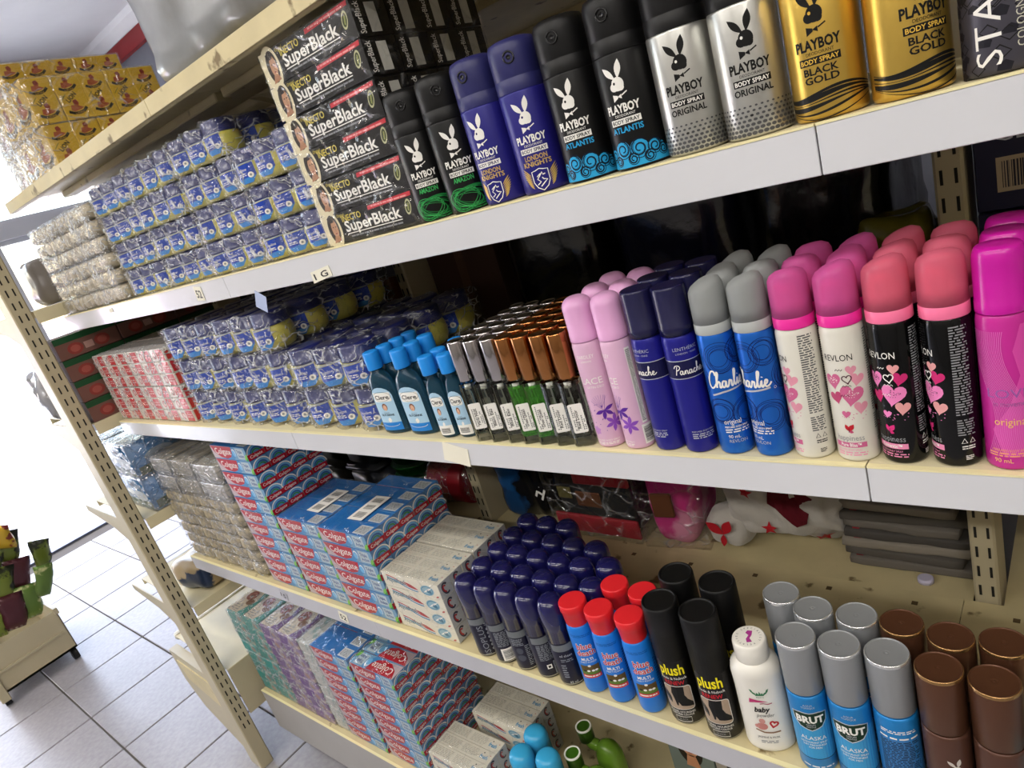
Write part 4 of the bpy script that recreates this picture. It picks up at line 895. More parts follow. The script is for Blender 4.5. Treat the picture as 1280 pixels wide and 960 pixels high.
def art_brown(k):
    a = Art(); T2 = ink('#cfc8c0')
    if k == 0:
        bunny(a, 0, .066, .021, T2, ink('#5a382c'), 2); a.text('PLAYBOY', 0, .060, .0034, T2, w=.021, bold=.02); a.text('SIGNATURE', 0, .050, .0068, T2, w=.038); a.text('COLLECTION', 0, .046, .0024, T2, w=.026)
    else: a.rect(.002, 0.004, .0028, .095, ink('#33201a'), 1); a.fine(-.02, .02, -.002, .08, 24, ink('#7a5a4c'), 2, 5)
    return MB().art(a, wrap(RB), .004).mesh('label_print')
def satin_can(m, key): return lat(key, [(.0185, 0), (.0205, .0012), (RB, .004), (RB, .110), (.0206, .1145)], 36, m, 'can_body')
def satin_cap(m, key, rim): return lat(key, [(.0208, 0), (.0212, .001), (.0214, .0655, rim), (.0211, .0682, rim), (.0204, .0690), (.0198, .0688), (.0194, .0682), (.0185, .0680), (.0040, .0680), (.0022, .0680), (.0016, .0676), (.0010, .0684), (.0004, .0684)], 36, m, 'cap')
rimg = M('bright silver rim', '#e4e6e8', .2, metal=.8); rimb = M('gold bronze rim', '#b08a5c', .25, metal=.9)
for x, y, w, dg, k in ((-.2685, .0240, 'front left', -6, 0), (-.2235, .0255, 'front middle', -10, 1), (-.1780, .0285, 'front right, turned to its small print', 0, 2), (-.3045, .0875, 'rear left', 20, 2), (-.2630, .0715, 'rear middle', 40, 2), (-.2170, .0745, 'rear right', -30, 2)):
    make('deodorant_spray', 'sky blue deodorant can with grey cap, %s of six' % w, 'spray can', 'grey capped blue deodorants', (x, y, Z3), face(x, y)+radians(dg), [('can_body', satin_can(bb, 'bb1')), ('label_print', cached('ba%d' % k, lambda: art_blue(k))), ('cap', satin_cap(gcap, 'gc1', rimg), (0, 0, .1165))])
for x, y, w, dg, k in ((-.1315, .0240, 'front left, showing its emblem', 14, 0), (-.0865, .0225, 'front right, showing its seam', 0, 1), (-.1730, .0765, 'rear left', 30, 1), (-.1275, .0705, 'rear middle', 0, 1), (-.0835, .0765, 'rear right', 0, 1)):
    make('deodorant_spray', 'chocolate brown deodorant can, %s of five' % w, 'spray can', 'brown deodorants', (x, y, Z3), face(x, y)+radians(dg), [('can_body', satin_can(brn, 'br1')), ('label_print', cached('bra%d' % k, lambda: art_brown(k))), ('cap', satin_cap(bcap, 'bc1', rimb), (0, 0, .1165))])
make('deodorant_spray', 'pale aqua can cut off at the edge beside the brown deodorants', 'spray can', None, (-.0395, .0245, Z3), 0, [('can_body', satin_can(M('pale aqua can', '#9cc4cc', .3), 'pq1')), ('cap', satin_cap(M('pale grey cap', '#b9c4c8', .35), 'pqc', rimg), (0, 0, .1165))])

# ------------------------------------------------------------------ base shelf: cyan caps, green bottles, relaxer boxes
Z4 = ZS[4]+.0005
cy_b = M('cyan plastic', '#3aa6d8', .25); 
for x, y, w in ((-.906, .120, 'rear'), (-.9045, .068, 'front left'), (-.847, .083, 'front right')):
    make('cyan_bottle', 'glossy cyan domed bottle top, %s of three beside the white toothpaste' % w, 'bottle', 'cyan domed bottles', (x, y, Z4), 0, [('bottle_body', lat('cyb', [(.024, 0), (.0258, .003), (.0258, .095), (.024, .10)], 32, M('dark cyan bottle', '#1e6f9c', .3), 'bottle_body')), ('domed_cap', lat('cyc', [(.0255, 0), (.0255, .042), (.0245, .051), (.021, .0575), (.014, .0605), (.004, .0612)], 32, cy_b, 'domed_cap'), (0, 0, .099))])
grb = M('green clear plastic', '#6f9a30', .12, trans=.2, ior=1.3, coat=.4); grc = M('dark green disc', '#355e14', .3); wrim = M('white rim', '#eef0e8', .3)
def curved_neck():
    mb = MB(); mb.lathe([(.022, 0), (.027, .004), (.028, .05), (.026, .085), (.019, .103), (.008, .112), (.002, .1135)], 28, grb, cx=.05, sx=1.15)
    mb.tube([(.045, 0, .085), (.03, -.003, .092), (.012, -.004, .092), (.004, -.004, .10), (0, -.004, .108)], .0125, grb, 14); return mb.mesh('bottle_body')
for x, y, w in ((-.832, .192, 'rear'), (-.818, .128, 'middle'), (-.806, .066, 'front')):
    make('green_bottle', 'translucent green bent-neck bottle with white ringed cap, %s of three' % w, 'bottle', 'green bent neck bottles', (x, y, Z4), -.1, [('bottle_body', cached('gnb', curved_neck)), ('cap', lat('gncap', [(.0165, .10), (.0168, .13, wrim), (.0172, .1335, wrim), (.0158, .1345, wrim), (.0138, .133), (.008, .1325), (.004, .1335)], 28, grc, 'cap'), (0, -.004, 0))])
def relax_box(k):
    w, d, h = .098, .05, .150; mb = MB().box(-w/2, w/2, 0, d, 0, h, M('grey green carton', '#7d8a84', .4)); a = Art()
    a.rect(-w/2, 0, w/2, h, ink('#6f7c78' if k == 0 else '#a09a90'), 1); a.text('Subaru' if k == 0 else 'Luxury', 0, .129, .012, WHT, w=.06, shear=.2, bold=.02)
    a.ell(.0, .078, .027, .044, ink('#1c1512'), 2, 24); a.ell(.001, .082, .0165, .024, ink('#c8906e'), 3, 20); a.ell(-.006, .087, .003, .0016, BLK, 4, 8); a.ell(.008, .087, .003, .0016, BLK, 4, 8); a.ell(.001, .069, .005, .002, ink('#a03840'), 4, 10); a.line([(.001, .084), (.0025, .076), (.0, .075)], .0008, ink('#a06a50'), 4); a.poly([(-.015, .03), (.017, .03), (.01, .062), (-.008, .062)], ink('#c08866'), 3)
    a.text('RELAXER', 0, .008, .006, WHT, w=.05); mb.art(a, flat('front')); b = Art().fine(-w*.4, .008, w*.4, .042, 4, WHT, 1, k); mb.art(b, flat('top', (0, 0, h))); return mb.mesh('carton')
for k, (x, w) in enumerate(((-.640, 'first beside the green bottles'), (-.538, 'second'), (-.436, 'third'))):
    make('relaxer_box', 'grey carton with a dark haired portrait, %s in the row' % w, 'box', 'hair relaxer cartons', (x, .262, Z4), 0, [('carton', cached('rx%d' % (k % 2), lambda: relax_box(k % 2)))])
for k, x in enumerate((-.33, -.23)): make('relaxer_box', 'pale carton in shade at the right end of the base shelf, %s' % ('nearer the portraits' if k == 0 else 'outermost'), 'box', 'hair relaxer cartons', (x, .262, Z4), 0, [('carton', cached('rx1', lambda: relax_box(1)))])
# ------------------------------------------------------------------ shrink wrapped packs
FILM = film_mat('crinkled shrink film', 1.0, 21, .05); FILM2 = film_mat('taut shrink film', .14, 14, .018, bump=.5); FILM3 = film_mat('dense crinkled film', 1.0, 24, .07)
def film_shell(w, d, h, seed, amp=.0022, cut=None, m=None, base=0., nj=0):
    """closed wrinkled shell; origin front bottom middle"""
    bm = bmesh.new(); bmesh.ops.create_cube(bm, size=1); n = cut or max(6, int(max(w, h)/.011)); bmesh.ops.subdivide_edges(bm, edges=list(bm.edges), cuts=n, use_grid_fill=True)
    for v in bm.verts:
        p = Vector((v.co.x*w, v.co.y*d, v.co.z*h)); n1 = noise.noise(p*55+Vector((seed*7.3, 0, seed))); n2 = noise.noise(p*130+Vector((0, seed*3.7, 2)))
        k = -abs(n1)*amp*1.5-abs(n2)*amp*.8; nv = Vector((v.co.x if abs(v.co.x) > .49 else 0, v.co.y if abs(v.co.y) > .49 else 0, v.co.z if abs(v.co.z) > .49 else 0)).normalized() if max(map(abs, v.co)) > .49 else Vector()
        p += nv*k+nv*amp*.6
        if nj and v.co.y < -.49: p.y += .009*abs(sin(pi*nj*(v.co.x+.5)-pi/2))**3*(1 if v.co.z < .3 else .6)
        if nj and v.co.z > .45 : p.z -= .004*abs(sin(pi*nj*(v.co.x+.5)-pi/2))**3
        p.z += h/2; p.y += d/2
        if p.z < base: p.z = base
        v.co = p
    me = bpy.data.meshes.new('shrink_film'); bm.to_mesh(me); bm.free(); me.materials.append(m or FILM); me.polygons.foreach_set('use_smooth', [True]*len(me.polygons)); return me
COLN = ['first', 'second', 'third', 'fourth', 'fifth', 'sixth', 'seventh']; LAYN = ['bottom layer', 'second layer up', 'third layer up', 'fourth layer up', 'fifth layer up', 'sixth layer up']

# yellow jelly jars with navy lids
jel = M('pale yellow jelly', '#c6bd58', .28, sss=.15, coat=.3); lidm = M('navy lid', '#1d2360', .3, coat=.2); lab = ink('#2343a8'); lab2 = ink('#3f86cc')
def jar_body(r, h, ball): 
    if ball: p = [(r*.62, 0), (r*.80, h*.04), (r*.95, h*.16), (r, h*.34), (r*.97, h*.52), (r*.86, h*.64), (r*.78, h*.68)]
    else: p = [(r*.80, 0), (r*.94, h*.05), (r, h*.2), (r, h*.52), (r*.93, h*.62)]
    return MB().lathe(p, 24, jel).mesh('jar_body')
def jar_lid(r, h): return MB().lathe([(r*.88, h*.62), (r*.94, h*.63), (r*.94, h*.68), (r*.91, h*.69), (r*.90, h*.95), (r*.84, h*.995), (r*.5, h)], 24, lidm).mesh('lid')
def jar_label(r, h):
    a = Art(); w = r*.64; a.poly([(-w, h*.56), (w, h*.60), (w*1.02, h*.26), (w*.55, h*.08), (-w*.5, h*.08), (-w, h*.22)], lab, 1); a.poly([(-w*.95, h*.2), (w*1.0, h*.25), (w*.55, h*.085), (-w*.5, h*.085)], lab2, 2)
    a.ell(w*.55, h*.28, r*.17, h*.075, WHT, 3, 12); a.ell(w*.55, h*.28, r*.07, h*.035, GRY, 4, 8); a.text('Vaseline', -w*.22, h*.40, h*.075, WHT, w=w*1.1, rot=.06); a.fine(-w*.7, h*.27, w*.2, h*.36, 2, WHT, 3)
    a.line([(-w*1.1, h*.585), (0, h*.61), (w*1.1, h*.625)], h*.018, ink('#9fb2d6'), 3)
    return MB().art(a, wrap(r*1.003), r*.22).mesh('jar_label')
def jar(parent, key, r, h, ball, loc, rz):
    b = O('jelly_jar', cached('jb'+key, lambda: jar_body(r, h, ball)), parent, loc, rz); O('lid', cached('jl'+key, lambda: jar_lid(r, h)), b); O('jar_label', cached('ja'+key, lambda: jar_label(r, h)), b)
def jar_pack(x0, w, z, nd, r, h, key, ball, label, seed, vis, top, dw=.0):
    n = 3; p = w/n; d = nd*p
    t = E('jar_pack', label, 'jar pack', (x0+w/2, .012+dw, z), 0, 'shrink wrapped packs of yellow jelly jars')
    for c in range(n):
        for k in range(nd):
            if k == 0 or top or (c == n-1 and vis) or k == 1:
                jar(t, key, r, h, ball, (-w/2+p*(c+.5), p*(k+.5), .0012), radians(20+rnd.uniform(-8, 8)))
    O('shrink_film', cached('jf%s%d' % (key, seed % 4), lambda: film_shell(w-.002, d, h+.002, seed % 4+1, .0035, 18, FILM, 0., 3)), t)
cs = [(-1.549, .189), (-1.358, .189), (-1.167, .182), (-.983, .172)]
for c, (x0, w) in enumerate(cs):
    for L in range(4 if c < 3 else 3):
        jar_pack(x0, w, ZS[1]+.001+.0555*L, 4, .0283, .0535, 's', False, 'wrapped pack of small yellow jelly jars, %s, %s column from the beige packs' % (LAYN[L], COLN[c]), c*5+L*3, c == 2 or c == 3, L == (3 if c < 3 else 2), rnd.uniform(-.004, .004))
cb = [(-1.508, .218), (-1.288, .218), (-1.068, .218)]
for c, (x0, w) in enumerate(cb):
    for L in range(3 if c < 2 else 2):
        jar_pack(x0, w, ZS[2]+.001+.0715*L, 4, .0352, .0695, 'b', True, 'wrapped pack of large yellow jelly jars, %s, %s column from the red soaps' % (LAYN[L], COLN[c]), c*4+L*2+1, c >= 1, L == (2 if c < 2 else 1), 0)
price_me = MB().box(-.04, .04, -.012, .012, 0, .0006, M('green white paper slip', '#c9cfae', .6)).mesh('paper_slip')

# ------------------------------------------------------------------ generic packs of boxes
def box_pack(name, label, cat, group, x0, y0, z0, n, size, me_fn, key, gap=.0006, film=None, seed=1, jitter=.0006, amp=.0012, part='carton', only=None):
    nx, ny, nz = n; w, d, h = size
    t = E(name, label, cat, (x0, y0, z0), 0, group)
    for i in range(nx):
        for j in range(ny):
            for k in range(nz):
                if only and not only(i, j, k): continue
                O(part, cached(key, me_fn), t, ((i+.5)*w+rnd.uniform(-jitter, jitter), j*d+rnd.uniform(-jitter, jitter)+.001, k*h+.0005))
    if film: O('shrink_film', cached('fp%s%s%d' % (key, n, seed % 3), lambda: film_shell(nx*w+.002, ny*d+.002, nz*h+.001, seed % 3+1, amp, None, film)), t, (nx*w/2, 0, 0))
    return t
# toothpaste boxes
TW, TD, TH = .1575, .0405, .0332
cR, cB, cLB, cG = ink('#b0142a'), ink('#1f6cb4'), ink('#6fb1dd'), ink('#2e8a3c')
def tp_front(a, w, h, u0=0):
    a.rect(-w/2, 0, w/2, h, ink('#6f9cc0'), 1); a.poly([(-w/2+.001, h*.98), (w*.12, h*.98), (w*.09, h*.5), (w*.03, h*.2), (-w*.10, h*.03), (-w*.27, h*.1), (-w*.42, h*.45)], cR, 3)
    a.poly([(-w/2, h), (-w*.42, h*.5), (-w*.30, h*.2), (-w*.16, h*.07), (-w/2, 0)], ink('#b9a9b0'), 2); a.poly([(w*.08, h), (w*.2, h), (w*.22, h*.45), (w*.10, 0), (-w*.16, 0), (-w*.02, h*.2), (w*.05, h*.45)], ink('#3f86bf'), 2)
    a.text('Colgate', -w*.165, h*.36, h*.46, WHT, w=w*.46, bold=.004, l=5); a.ell(w*.16, h*.55, h*.22, h*.3, WHT, 4, 14); a.ell(w*.155, h*.5, h*.2, h*.26, cLB, 5, 14)
    a.rect(w*.23, h*.12, w*.43, h*.9, ink('#b3c3cc'), 3); a.text('Triple', w*.325, h*.56, h*.22, ink('#46588c'), w=w*.14, bold=.03, l=5); a.text('Action', w*.335, h*.24, h*.22, ink('#46588c'), w=w*.15, bold=.03, l=5)
    a.poly([(w*.43, 0), (w*.5, 0), (w*.5, h*.62), (w*.465, h*.4)], cG, 4); a.leaf((w*.42, h*.05), (w*.5, h*.5), h*.25, ink('#7ac04a'), 5)
def tp_end(a, d, h):
    a.rect(0, 0, d, h, ink('#5a84b4'), 1); a.poly([(0, 0), (d, 0), (d, h*.35), (0, h*.42)], cR, 3); a.text('Colgate', d*.5, h*.1, h*.2, WHT, w=d*.75, bold=.008, l=5)
    for k, m in enumerate((WHT, cLB, ink('#2f5f9c'), cG)): a.ering(d*.55, h*.36, d*(.52-.1*k), h*(.58-.12*k), h*.085, m, 2, 14, 0, .0, pi)
def tp_top(a, w, d):
    a.rect(-w/2, 0, w/2, d, cB, 1); a.rect(w*.22, d*.12, w*.46, d*.8, ink('#c9ced2'), 2); a.fine(w*.235, d*.2, w*.445, d*.72, 7, ink('#6b6f78'), 3, 5); a.ell(w*.02, d*.3, .002, .0015, WHT, 3, 8); a.ell(w*.06, d*.34, .001, .003, WHT, 3, 8)
def tp_box():
    w, d, h = TW-.0015, TD-.0012, TH-.0012; mb = MB().box(-w/2, w/2, 0, d, 0, h, M('blue toothpaste carton', '#1f6cb4', .3)); a = Art(); tp_front(a, w, h); mb.art(a, flat('front'))
    a = Art(); tp_end(a, d, h); mb.art(a, flat('right', (w/2, 0, 0))); a = Art(); tp_top(a, w, d); mb.art(a, flat('top', (0, 0, h))); return mb.mesh('toothpaste_carton')
def tp_box_flip():
    w, d, h = TW-.0015, TD-.0012, TH-.0012; mb = MB().box(-w/2, w/2, 0, d, 0, h, M('blue toothpaste carton', '#1f6cb4')); a = Art(); tp_front(a, w, d); mb.art(a, flat('topr', (0, d, h)))
    a = Art(); tp_end(a, d, h); mb.art(a, flat('right', (w/2, 0, 0))); a = Art(); tp_front(a, w, h); mb.art(a, flat('front')); return mb.mesh('toothpaste_carton')
GT = 'packs of red and blue toothpaste'
def tp_pack(x0, z0, ny, nz, lb, seed, film=FILM2, key='tp', fn=tp_box, y0=.012): return box_pack('toothpaste_pack', lb, 'toothpaste', GT, x0, y0, z0, (1, ny, nz), (TW, TD, TH), fn, key, film=film, seed=seed, part='toothpaste_carton')
z3 = ZS[3]+.001
for c, x0 in enumerate((-1.514, -1.353, -1.193)):
    for L in range(2):
        tp_pack(x0, z3+L*(3*TH+.0008), 4 if c < 2 else 5, 3, 'wrapped pack of red and blue toothpaste, %s of the %s stack on the fourth shelf' % (['bottom', 'second'][L], COLN[c]), c+L, y0=.012-.003*(c == 2))
for L in range(2):
    tp_pack(-1.512, z3+(6+L*3)*TH+.002+.001*L, 4, 3 if L == 0 else 2, 'bright red toothpaste pack, %s of the tall stack beside the silvery wrapped soap' % ['third', 'topmost'][L], L, film=None)
t = E('paper_label', 'white barcode sheet lying on the blue toothpaste top', 'label', (-1.26, .09, z3+6*TH+.003), .0, 'barcode sheets on the toothpaste')
O('sheet', MB().box(-.022, .022, -.042, .042, 0, .0005, WHT).art(Art().barcode(-.018, -.036, .018, -.013, WHT, BLK, True, 1, 2, 9).barcode(-.018, -.008, .018, .012, WHT, BLK, True, 1, 3, 9).barcode(-.018, .017, .018, .036, WHT, BLK, True, 1, 4, 9), flat('top', (0, 0, .0005))).mesh('sheet'), t)
t = E('paper_label', 'white barcode sheet on the toothpaste stack beside the white boxes', 'label', (-1.115, .09, z3+6*TH+.003), .05, 'barcode sheets on the toothpaste'); O('sheet', bpy.data.meshes['sheet'], t)
# white toothpaste with red swoosh
AW, AD, AH = .158, .0310, .0316
acr = ink('#ddd8c8')
def aq_front(a, w, h):
    a.rect(-w/2, 0, w/2, h, acr, 1); a.text('Aquafresh', -w*.26, h*.38, h*.34, ink('#5c7c88'), w=w*.36, shear=.25, bold=.02)
    for k, m in enumerate((ink('#b03038'), ink('#c8d0d4'), ink('#3f7fa8'))): a.line([(-w*.42+i*w*.052, h*(.80-.085*k)-h*.52*sin(min(1, i/9)*1.5)**2) for i in range(11)], h*.085, m, 2)
    a.leaf((-w*.12, h*.62), (w*.12, h*.24), h*.2, ink('#b03038'), 4)
    a.ell(w*.28, h*.42, h*.62, h*.36, ink('#8fb4c4'), 2, 18, .2); a.ering(w*.28, h*.42, h*.5, h*.28, h*.07, ink('#4d88a4'), 3, 18, .2); a.ell(w*.31, h*.38, h*.22, h*.14, ink('#38708c'), 4, 12); a.leaf((w*.2, h*.2), (w*.38, h*.7), h*.12, WHT, 4); a.leaf((w*.40, h*.05), (w*.46, h*.2), h*.12, ink('#b85048'), 4)
def aq_box():
    w, d, h = AW-.0014, AD-.001, AH-.001; mb = MB().box(-w/2, w/2, 0, d, 0, h, M('cream toothpaste carton', '#ddd8c8', .35)); a = Art(); aq_front(a, w, h); mb.art(a, flat('front'))
    a = Art(); a.rect(0, 0, d, h, ink('#b9bcc0'), 1); a.ering(d*.5, h*.5, d*.22, h*.36, h*.12, ink('#38384a'), 2, 14, .3, .5, 5.2); a.ering(d*.45, h*.5, d*.12, h*.22, h*.1, ink('#b03038'), 3, 12, .3, .5, 4.6); mb.art(a, flat('right', (w/2, 0, 0)))
    a = Art(); a.rect(-w/2, 0, w/2, d, ink('#d2cebf'), 1); a.fine(-w*.46, d*.15, -w*.1, d*.85, 6, ink('#a9a697'), 2, 3); a.fine(-w*.05, d*.15, w*.24, d*.85, 6, ink('#b5b2a4'), 2, 4); a.text('fresh', w*.36, d*.3, d*.3, ink('#3f86b0'), w=w*.14, bold=.03); a.ell(w*.33, d*.75, .0016, .0016, BLK, 3, 8); a.ell(w*.45, d*.7, .0012, .0012, RED, 3, 8); mb.art(a, flat('top', (0, 0, h))); return mb.mesh('toothpaste_carton')
GA = 'packs of white toothpaste'
def aq_pack(x0, y0, z0, ny, nz, lb, seed): return box_pack('white_toothpaste_pack', lb, 'toothpaste', GA, x0, y0, z0, (1, ny, nz), (AW, AD, AH), aq_box, 'aq', film=FILM2, seed=seed, part='toothpaste_carton', amp=.0006)
aq_pack(-1.029, .010, z3, 3, 4, 'front pack of white toothpaste boxes with red swoosh on the fourth shelf', 1); aq_pack(-1.029, .106, z3, 3, 4, 'rear pack of white toothpaste boxes behind the swoosh fronts on the fourth shelf', 2)
z4 = ZS[4]+.001
aq_pack(-1.158, .014, z4, 3, 3, 'front pack of white toothpaste lying on the base shelf', 1); aq_pack(-1.105, .125, z4, 3, 4, 'rear pack of white toothpaste on the base shelf beside the cyan bottles', 2)
# base shelf toothpaste
TH4 = .0320
for c, x0 in enumerate((-1.503, -1.338)):
    for L in range(3):
        tp_pack(x0, z4+L*(3*TH+.0004)*.965, 5, 3, 'wrapped toothpaste pack on the base shelf, %s of the %s stack' % (['bottom', 'middle', 'top'][L], ['left', 'right'][c]), c+L, film=FILM2, key='tpf' if (c == 1 and L == 2) else 'tp', fn=tp_box_flip if (c == 1 and L == 2) else tp_box, y0=.014+.002*c)

# hair dye boxes
BW, BD, BH = .192, .0535, .0408
def dye_box():
    w, d, h = BW-.001, BD-.001, BH-.001; mb = MB().box(-w/2, w/2, 0, d, 0, h, M('black carton', '#090808', .32)); a = Art(); CRM = ink('#d9cfae'); YEL = ink('#d8c65a')
    a.ell(-w*.40, h*.48, w*.10, h*.66, CRM, 1, 24); a.rect(-w/2, 0, -w*.44, h, CRM, 1); a.ell(-w*.385, h*.52, w*.062, h*.47, ink('#2a211c'), 2, 22)
    a.ell(-w*.375, h*.52, w*.036, h*.30, ink('#b98c6c'), 3, 18); a.poly([(-w*.43, h*.05), (-w*.335, h*.10), (-w*.355, h*.28), (-w*.40, h*.28)], ink('#a87a5c'), 3); a.ell(-w*.387, h*.58, w*.007, h*.022, BLK, 4, 8); a.ell(-w*.36, h*.58, w*.007, h*.022, BLK, 4, 8); a.ell(-w*.374, h*.36, w*.010, h*.026, ink('#8c3a34'), 4, 8); a.leaf((-w*.43, h*.9), (-w*.36, h*.75), h*.18, ink('#2a211c'), 4); a.line([(-w*.373, h*.55), (-w*.369, h*.44), (-w*.376, h*.43)], .0007, ink('#86604a'), 4)
    a.text('INECTO', -w*.155, h*.66, h*.20, YEL, w=w*.215, bold=.012); a.text('Original', -w*.265, h*.84, h*.10, YEL, w=w*.085, shear=.3)
    a.text('SuperBlack', w*.045, h*.32, h*.34, WHT, w=w*.60, bold=.022); a.rect(-w*.25, h*.235, w*.34, h*.265, WHT, 3); a.fine(-w*.22, h*.1, w*.34, h*.2, 1, GRY, 3, 3, 1.5)
    a.poly([(w*.04, h*.80), (w*.48, h*.86), (w*.485, h*.985), (w*.045, h*.93)], ink('#c23440'), 2); a.fine(w*.08, h*.84, w*.45, h*.94, 1, ink('#e89a9a'), 3, 4, 1.5)
    a.ell(w*.425, h*.56, w*.028, h*.24, ink('#b8b890'), 3, 16, -.3); a.ell(w*.425, h*.56, w*.021, h*.18, ink('#3c4426'), 4, 16, -.3); a.line([(w*.418, h*.45), (w*.432, h*.67)], .0012, ink('#9aa060'), 5); a.line([(w*.424, h*.43), (w*.438, h*.65)], .0008, ink('#9aa060'), 5)
    mb.art(a, flat('front')); a = Art(); a.text('SuperBlack', d*.24, h*.08, d*.16, WHT, w=h*.84, rot=pi/2, al='l', bold=.012); a.rect(d*.40, h*.10, d*.70, h*.88, ink('#c9c8c0'), 2); mb.art(a, flat('right', (w/2, 0, 0)))
    a = Art().fine(-w*.45, d*.2, w*.45, d*.8, 5, GRY, 1, 2); mb.art(a, flat('top', (0, 0, h))); return mb.mesh('dye_carton')
for L in range(3): box_pack('hair_dye_pack', 'wrapped pack of black hair dye boxes with portraits, %s of the stack' % ['bottom', 'middle', 'top'][L], 'hair dye', 'packs of hair dye', -.806, .010, ZS[1]+.001+L*(2*BH+.0022), (1, 4, 2), (BW, BD, BH), dye_box, 'dye', film=FILM2, seed=L, part='dye_carton', amp=.001)

# beige wrapped soaps on the second shelf
tan = M('beige mottled wrapper', '#b9ae98', .45, col2='#857a66', c2scale=55, c2lo=.42, c2hi=.6, var=.12, vscale=30); tan2 = M('tan cream wrapper', '#b5a684', .5, col2='#7d7566', c2scale=38, c2lo=.4, c2hi=.6, var=.15, vscale=25); pale = M('grey beige wrapper', '#a39c8f', .4, col2='#8b8272', c2scale=25, c2lo=.45, c2hi=.65, var=.08)
def bar(key, w, d, h, m, s=1): return cached(key, lambda: soft_box('soap_bar', w, d, h, m, s, .0016, 5, .3, 40.))
for L in range(2):
    t = E('beige_soap_pack', 'crinkled clear pack of beige soap bars, %s of two on the second shelf' % ['lower', 'upper'][L], 'soap pack', (-1.96, .012, ZS[1]+.001+L*.104), 0, 'beige soap packs')
    for i in range(6):
        for k in range(3):
            for j in range(2): O('soap_bar', bar('sb%d' % ((i+k) % 3), .066, .105, .0335, tan, (i+k) % 3), t, ((i+.5)*.0675, .053+j*.107, k*.0342+.0005), rot=(0, 0, rnd.uniform(-.02, .02)))
    O('shrink_film', cached('bf%d' % L, lambda: film_shell(.407, .215, .1045, L+5, .003, 22, FILM3)), t, (.2025, 0, 0))
# red and white soap bars
def red_bar():
    w, d, h = .0725, .1, .0288; mb = MB().box(-w/2, w/2, 0, d, 0, h, M('white soap wrapper', '#cfc6bd', .35), .0022); a = Art()
    a.rect(-w*.02, h*.06, w*.45, h*.94, ink('#c0222c'), 1); a.ell(-w*.2, h*.5, w*.12, h*.3, ink('#b8555a'), 2, 12); a.ell(-w*.2, h*.5, w*.07, h*.18, ink('#d8c4bc'), 3, 10); a.fine(w*.05, h*.3, w*.4, h*.7, 2, ink('#dcb0ac'), 2, 4); mb.art(a, flat('front'))
    a = Art().rect(.004, h*.08, d-.004, h*.92, ink('#cc1f2a'), 1); mb.art(a, flat('right', (w/2, 0, 0))); a = Art().rect(-w*.45, .004, w*.45, d-.004, ink('#b9b4b4'), 1); mb.art(a, flat('top', (0, 0, h))); return mb.mesh('soap_bar')
for L in range(2): box_pack('red_soap_pack', 'clear pack of red and white soap bars, %s of two on the third shelf' % ['lower', 'upper'][L], 'soap pack', 'red soap packs', -1.958, .012, ZS[2]+.001+L*.0885, (6, 2, 3), (.0735, .102, .0292), red_bar, 'rb', film=FILM, seed=L, part='soap_bar', amp=.0012)
# beige packs of the fourth shelf
for L in range(6):
    t = E('beige_soap_pack', 'tan crinkled soap row at the entrance end of the fourth shelf, %s' % LAYN[L], 'soap pack', (-1.95, .012+.002*(L % 2), z3+L*.0345), 0, 'tan soap rows')
    for i in range(6):
        for j in range(2): O('soap_bar', bar('tb%d' % ((i+L+j) % 4), .067, .115, .0338, tan2, (i+L) % 4+5), t, ((i+.5)*.0682, .058+j*.118, .0004), rot=(0, 0, rnd.uniform(-.03, .03)))
    O('shrink_film', cached('tf%d' % (L % 3), lambda: film_shell(.411, .236, .0342, L+11, .0026, 24, FILM)), t, (.205, 0, 0))
silf = film_mat('silvery glossy film', .35, 20, .3)
for L in range(2):
    for i in range(3):
        t = E('beige_soap_pack', 'grey beige rounded pack, %s layer of the silvery top, %s from the toothpaste' % (['lower', 'upper'][L], COLN[2-i]), 'soap pack', (-1.952+.137*i+.0685, .012, z3+6*.0345+.001+L*.0505), 0, 'grey beige rounded packs')
        O('wrapper', cached('gw%d' % i, lambda: soft_box('wrapper', .133, .225, .049, pale, i+3, .0018, 7, .3, 28.)), t, (0, .116, 0))
        a = Art(); r9 = random.Random(i); a.line([(.0+.0035*k, (.004 if k % 2 else 0)+r9.uniform(-.001, .001)) for k in range(9)], .0012, BLK, 1); O('ink_stamp', MB().art(a, flat('right', (.0682, .03, .02))).mesh('ink_stamp'), t)
        O('shrink_film', cached('gf%d' % i, lambda: film_shell(.1355, .232, .0495, i+3, .002, 14, silf)), t)
# teal and purple soap packs of the base shelf
def soap3(m1, m2, nm):
    w, d, h = .0925, .118, .0355; mb = MB().box(-w/2, w/2, 0, d, 0, h, M(nm+' wrapper', m1, .35, col2='#b9a898', c2scale=30, c2lo=.5, c2hi=.62, var=.15, vscale=30), .003); a = Art()
    a.rect(-w*.47, d*.04, w*.47, d*.96, ink('#c9bfae'), 1); a.poly([(w*.47, d*.04), (w*.47, d*.96), (w*.18, d*.96), (w*.36, d*.5), (w*.1, d*.04)], ink(m2), 2); a.ell(-w*.12, d*.62, w*.24, d*.16, ink('#8c4a48'), 3, 18); a.ering(-w*.12, d*.62, w*.14, d*.09, .004, ink('#b98078'), 4, 14); a.ell(-w*.14, d*.6, w*.06, d*.04, ink('#6a2f34'), 4, 10); a.ell(w*.14, d*.42, w*.2, d*.1, ink('#7a5a48'), 3, 14); a.fine(-w*.4, d*.1, 0, d*.3, 3, GRY, 3, 5)
    mb.art(a, flat('top', (0, 0, h))); a = Art(); a.poly([(-w*.45, h*.1), (-w*.1, h*.1), (w*.1, h*.9), (-w*.4, h*.9)], ink(m2), 1); a.ell(w*.2, h*.5, w*.12, h*.25, ink('#9c8078'), 2, 10); mb.art(a, flat('front')); return mb.mesh('soap_packet')
